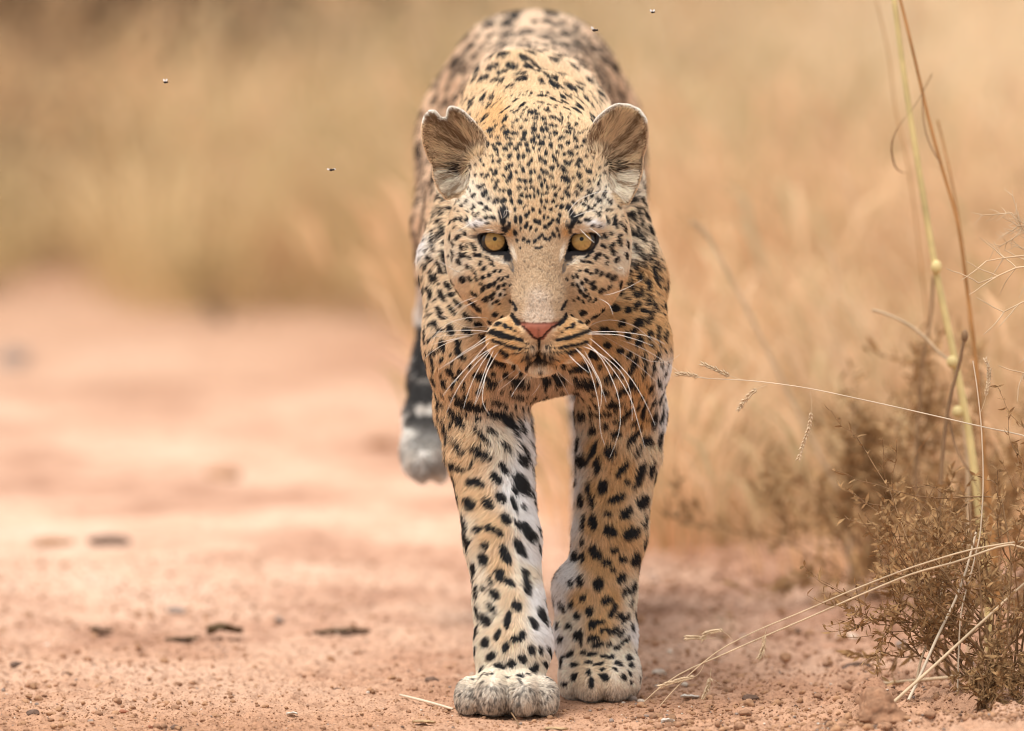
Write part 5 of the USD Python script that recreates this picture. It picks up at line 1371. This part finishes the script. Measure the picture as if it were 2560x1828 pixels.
STONES = [('dark round pebble in the lower left corner', 84, 1790, 34, 24, 'brown'), ('ochre pebble right of the dark round one', 125, 1779, 22, 12, 'ochre'), ('broken brown pebble pair at the bottom edge, right of the dark pebble', 440, 1817, 30, 15, 'brown'), ('flat ochre pebble on the near soil, lower left', 175, 1806, 30, 13, 'ochre'),
          ('small red pebble at the bottom left edge', 376, 1818, 13, 10, 'red'), ('small purplish pebble above the bottom left edge', 310, 1777, 22, 12, 'red'), ('small dark pebble midway between the corner and the paw', 845, 1725, 18, 11, 'brown'), ('brown clod nearest the left of the paw on the sand', 1080, 1695, 34, 16, 'brown'),
          ('brown clod on the sand left of the one nearest the paw', 980, 1694, 22, 12, 'ochre'), ('dark blurred stone lying on the left of the track', 165, 1680, 24, 15, 'brown'), ('blurred stone far left near the edge of the track', 40, 1660, 40, 16, 'brown'), ('blurred brown stone below the long dark leaf', 825, 1648, 24, 20, 'ochre'),
          ('blurred stone beside the dark crumpled leaf', 410, 1648, 26, 16, 'ochre'), ('dark stone behind the straw on the right verge', 1875, 1742, 38, 18, 'brown'), ('rounded clod on the right verge soil', 1945, 1752, 22, 16, 'ochre'), ('dark clod beside the dry shrub', 2120, 1760, 44, 16, 'brown'), ('blurred dark rock below the shrub on the verge', 2140, 1668, 70, 26, 'brown'),
          ('big blurred dark clod far up the track on the left', 272, 1350, 110, 28, 'brown'), ('paler blurred clod left of the big one on the track', 130, 1350, 100, 22, 'ochre'), ('low blurred brown clod above the crumpled leaf', 440, 1525, 50, 22, 'grey'), ('blurred grey stone left of the long leaf', 696, 1548, 26, 22, 'grey'), ('white blurred stone right of the hind paw', 1650, 1680, 44, 20, 'pale'),
          ('soft brown lump on the far track at the left edge', 40, 890, 90, 50, 'grey'), ('soft reddish lump on the far track', 950, 1108, 70, 26, 'ochre'), ('soft brown lump in the middle of the track', 560, 1180, 90, 26, 'ochre'), ('pale blurred flat stone on the verge below the shrubs', 2110, 1590, 70, 20, 'pale')]
for k, (lab, u, v, w, h, m) in enumerate(STONES):
    p = lying(u, v + h * 0.5)
    sc = PX * (DIST + p[1]) / DIST
    name = 'pebble' if w < 36 and v > 1620 else 'stone'
    t, at = thing(name, lab, name, p)
    part(t, 'rock', boulder(200 + k, (w * sc * 0.55, w * sc * 0.45, h * sc * 0.6)), stone_m[m], True, (0, 0, -h * sc * 0.3)) if False else part(t, name + '_body', (boulder(200 + k, (w * sc * 0.55, w * sc * 0.45, h * sc * 0.6))[0] + [0, 0, h * sc * 0.3], boulder(200 + k, 1.0)[1]), stone_m[m], 40)
c = lying(2195, 1826)
v_, f_ = boulder(301, (0.034, 0.030, 0.026), 0.6, 4)
t, at = thing('clod', 'rough reddish clod of earth at the bottom edge under the dry shrub', 'clod', c)
part(t, 'clod_body', (v_ + [0, 0, 0.016] + 0.0022 * (meshkit.fbm(v_ * 260, 3, 5) - 0.5)[:, None] * v_ / 0.03, f_), stone_m['clod'], 50)

# grit: loose grains all over the near soil
gg = UsdGeom.PointInstancer.Define(stage, '/World/gravel')
data(gg.GetPrim(), 'loose grit and crumbs of soil scattered over the near track', 'gravel', kind='stuff')
kinds = []
for k, m in enumerate(('ochre', 'clod', 'grey', 'ochre', 'brown', 'pale')):
    v_, f_ = boulder(400 + k, 1.0, 0.3, 1)
    kinds.append(usdkit.mesh(stage, f'/World/gravel/grain{"_%03d" % k if k else ""}', (v_, f_), stone_m[m], True).GetPath())
gg.CreatePrototypesRel().SetTargets(kinds)
r9 = np.random.default_rng(91)
M = 42000
gxp = r9.uniform(-0.62, 0.66, M)
gyp = -0.22 + 1.9 * r9.random(M) ** 1.7
size = np.clip(0.0007 * (1 + r9.pareto(2.6, M)), 0.0007, 0.0052)
size *= np.where(gxp > 0.12, 1.5, 1.0) * np.where(np.abs(gxp + 0.1) < 0.2, 0.8, 1.0)
gzp = ground_z(gxp, gyp) + size * 0.25
gg.CreatePositionsAttr(Vt.Vec3fArray.FromNumpy(np.stack([gxp, gyp, gzp], 1).astype(np.float32)))
gg.CreateProtoIndicesAttr(Vt.IntArray.FromNumpy(r9.choice(6, M, p=[0.41, 0.41, 0.02, 0.13, 0.015, 0.015]).astype(np.int32)))
gg.CreateScalesAttr(Vt.Vec3fArray.FromNumpy((size[:, None] * r9.uniform(0.7, 1.2, (M, 3)) * [1, 1, 0.75]).astype(np.float32)))
an = r9.random(M) * 3.1416
gg.CreateOrientationsAttr(Vt.QuathArray([Gf.Quath(float(math.cos(a)), 0, 0, float(math.sin(a))) for a in an]))

litter = {'dark': plain('leaf_dark', (0.10, 0.06, 0.025), 0.8, 0.4, 90.0, 0.1), 'tan': plain('leaf_tan', (0.52, 0.36, 0.20), 0.8, 0.3, 90.0, 0.2), 'white': plain('leaf_bleached', (0.72, 0.66, 0.58), 0.8, 0.25, 90.0, 0.2)}


def dry_leaf(label, u, v, w, h, tilt, mat, seed, aspect=0.35):
    r = np.random.default_rng(seed)
    p = lying(u, v)
    l = w * PX * (DIST + p[1]) / DIST
    a, b = np.meshgrid(np.linspace(-1, 1, 15), np.linspace(-1, 1, 7), indexing='ij')
    half = np.sqrt(np.clip(1 - a ** 2, 0, 1)) * (1 - 0.25 * a)
    hh = h * PX
    x, yy = a * l / 2, b * half * l * aspect
    z = hh * (0.35 + 0.35 * b * b + 0.13 * np.sin(a * 2.2 + r.random() * 3) + 0.3 * meshkit.noise(np.stack([a * 3, b * 3, 0 * a], -1), seed))
    c, s = math.cos(tilt), math.sin(tilt)
    v_ = np.stack([c * x - s * yy, s * x + c * yy, np.maximum(z, 0.0006)], -1).reshape(-1, 3)
    i, j = np.meshgrid(np.arange(14), np.arange(6), indexing='ij')
    i0 = (i * 7 + j).ravel()
    f_ = np.vstack([np.stack([i0, i0 + 7, i0 + 8], 1), np.stack([i0, i0 + 8, i0 + 1], 1)])
    v2 = np.vstack([v_, v_ + [0, 0, 0.0006]])
    t, at = thing('dry_leaf', label, 'leaf', p)
    part(t, 'blade', (v2, np.vstack([f_[:, ::-1], f_ + len(v_)])), litter[mat], True)
    part(t, 'midrib', tube(np.stack([v_[3::7][:, 0], v_[3::7][:, 1], v_[3::7][:, 2] + 0.0008], 1), [0.0006, 0.0003], 5), litter[mat], True)


dry_leaf('crumpled dark leaf lying on the track left of the leopard', 562, 1600, 95, 40, 0.3, 'dark', 1, 0.4)
dry_leaf('long dark flat leaf on the track, nearest the leopard', 855, 1606, 145, 18, 0.1, 'dark', 2, 0.22)
dry_leaf('blurred dark leaf left of the crumpled one', 455, 1606, 90, 12, -0.1, 'dark', 3, 0.25)
dry_leaf('faint dark leaf at the left side of the track', 255, 1585, 60, 16, 0.2, 'dark', 4, 0.3)
dry_leaf('curled tan leaf on the soil in front of the leopard', 1060, 1812, 60, 10, 0.2, 'tan', 5)
dry_leaf('bleached leaf flake left of the curled tan one', 730, 1797, 30, 8, 0.1, 'white', 6)
dry_leaf('bleached curled leaf at the bottom edge right of the paws', 1670, 1818, 38, 16, 0.4, 'white', 7)
dry_leaf('white leaf flake at the bottom edge left of the clod', 2035, 1824, 36, 12, 0.2, 'white', 8)
dry_leaf('pale leaf right under the toes of the front paw', 1390, 1826, 60, 8, 0.1, 'tan', 9)
dry_leaf('dull white leaf on the verge soil right of the paws', 1725, 1748, 50, 10, 0.3, 'white', 10)

a, b = lying(1000, 1748), lying(1132, 1782)
t, at = thing('straw', 'pale straw lying on the sand against the front paw', 'straw', a)
part(t, 'stem', tube(spline([a + [0, 0, 0.004], (a + b) / 2 + [0, 0, 0.0045], b + [0, 0, 0.004]], 10), [0.0013, 0.0016, 0.0013], 7), straw['white'], True, at)
a, b = lying(1278, 1798), lying(1300, 1815)
t, at = thing('straw', 'short dry stem poking out from under the front paw', 'straw', a)
part(t, 'stem', tube(spline([a + [0, -0.01, 0.008], (a + b) / 2 + [0, -0.02, 0.006], b + [0.0, -0.02, 0.001]], 8), [0.0009, 0.0006], 6), straw['brown'], True, at)

fly_body = plain('fly_body', (0.03, 0.02, 0.016), 0.5, 0.3, 400.0)
fly_wing = usdkit.material(stage, '/World/Looks/fly_wing', {'p': ('principled_bsdf', {'base_color': (0.8, 0.78, 0.74), 'roughness': 0.25}), 't': ('translucent_bsdf', {'color': (0.8, 0.78, 0.74)}), 'm': ('mix_closure', {'fac': 0.4})}, [('p.BSDF', 'm.closure1'), ('t.BSDF', 'm.closure2')], surface='m.closure')
for lab, u, v, s, wings in (('fly with raised wings hovering at the upper left', 413, 206, 1.0, 60), ('fly with wings spread wide left of the leopard', 828, 425, 1.15, 12), ('dark fly with folded wings beside the rump', 1486, 76, 1.25, 85), ('pale faint fly at the top right of the leopard', 1631, 31, 0.9, 50)):
    p = P(u, v, 0.0)
    s *= 0.85
    t, at = thing('fly', lab, 'fly', p)
    b = trimesh.creation.icosphere(2, 1.0)
    bv = np.array(b.vertices)
    part(t, 'body', (np.vstack([bv * [0.0022, 0.0016, 0.0014], bv * [0.0011, 0.0011, 0.0011] + [0.0027, -0.0003, 0.0002]]) * s, np.vstack([b.faces, np.array(b.faces) + len(bv)])), fly_body, True)
    for sgn in (-1, 1):
        ang = math.radians(wings)
        d = np.array([sgn * math.cos(ang), 0.25, math.sin(ang)])
        if wings > 80:
            d = np.array([-0.7, 0.2 + 0.3 * sgn, 0.75])
        d /= np.linalg.norm(d)
        sd = np.cross(d, [0, 1.0, 0.2]); sd /= np.linalg.norm(sd)
        q = np.stack([d * k * 0.0052 for k in (0, 0.3, 0.65, 0.9, 1.0)]) * s
        part(t, 'wing', ribbon(q, [0.0002, 0.0007, 0.0011, 0.0008, 0.0001], sd), fly_wing, True)
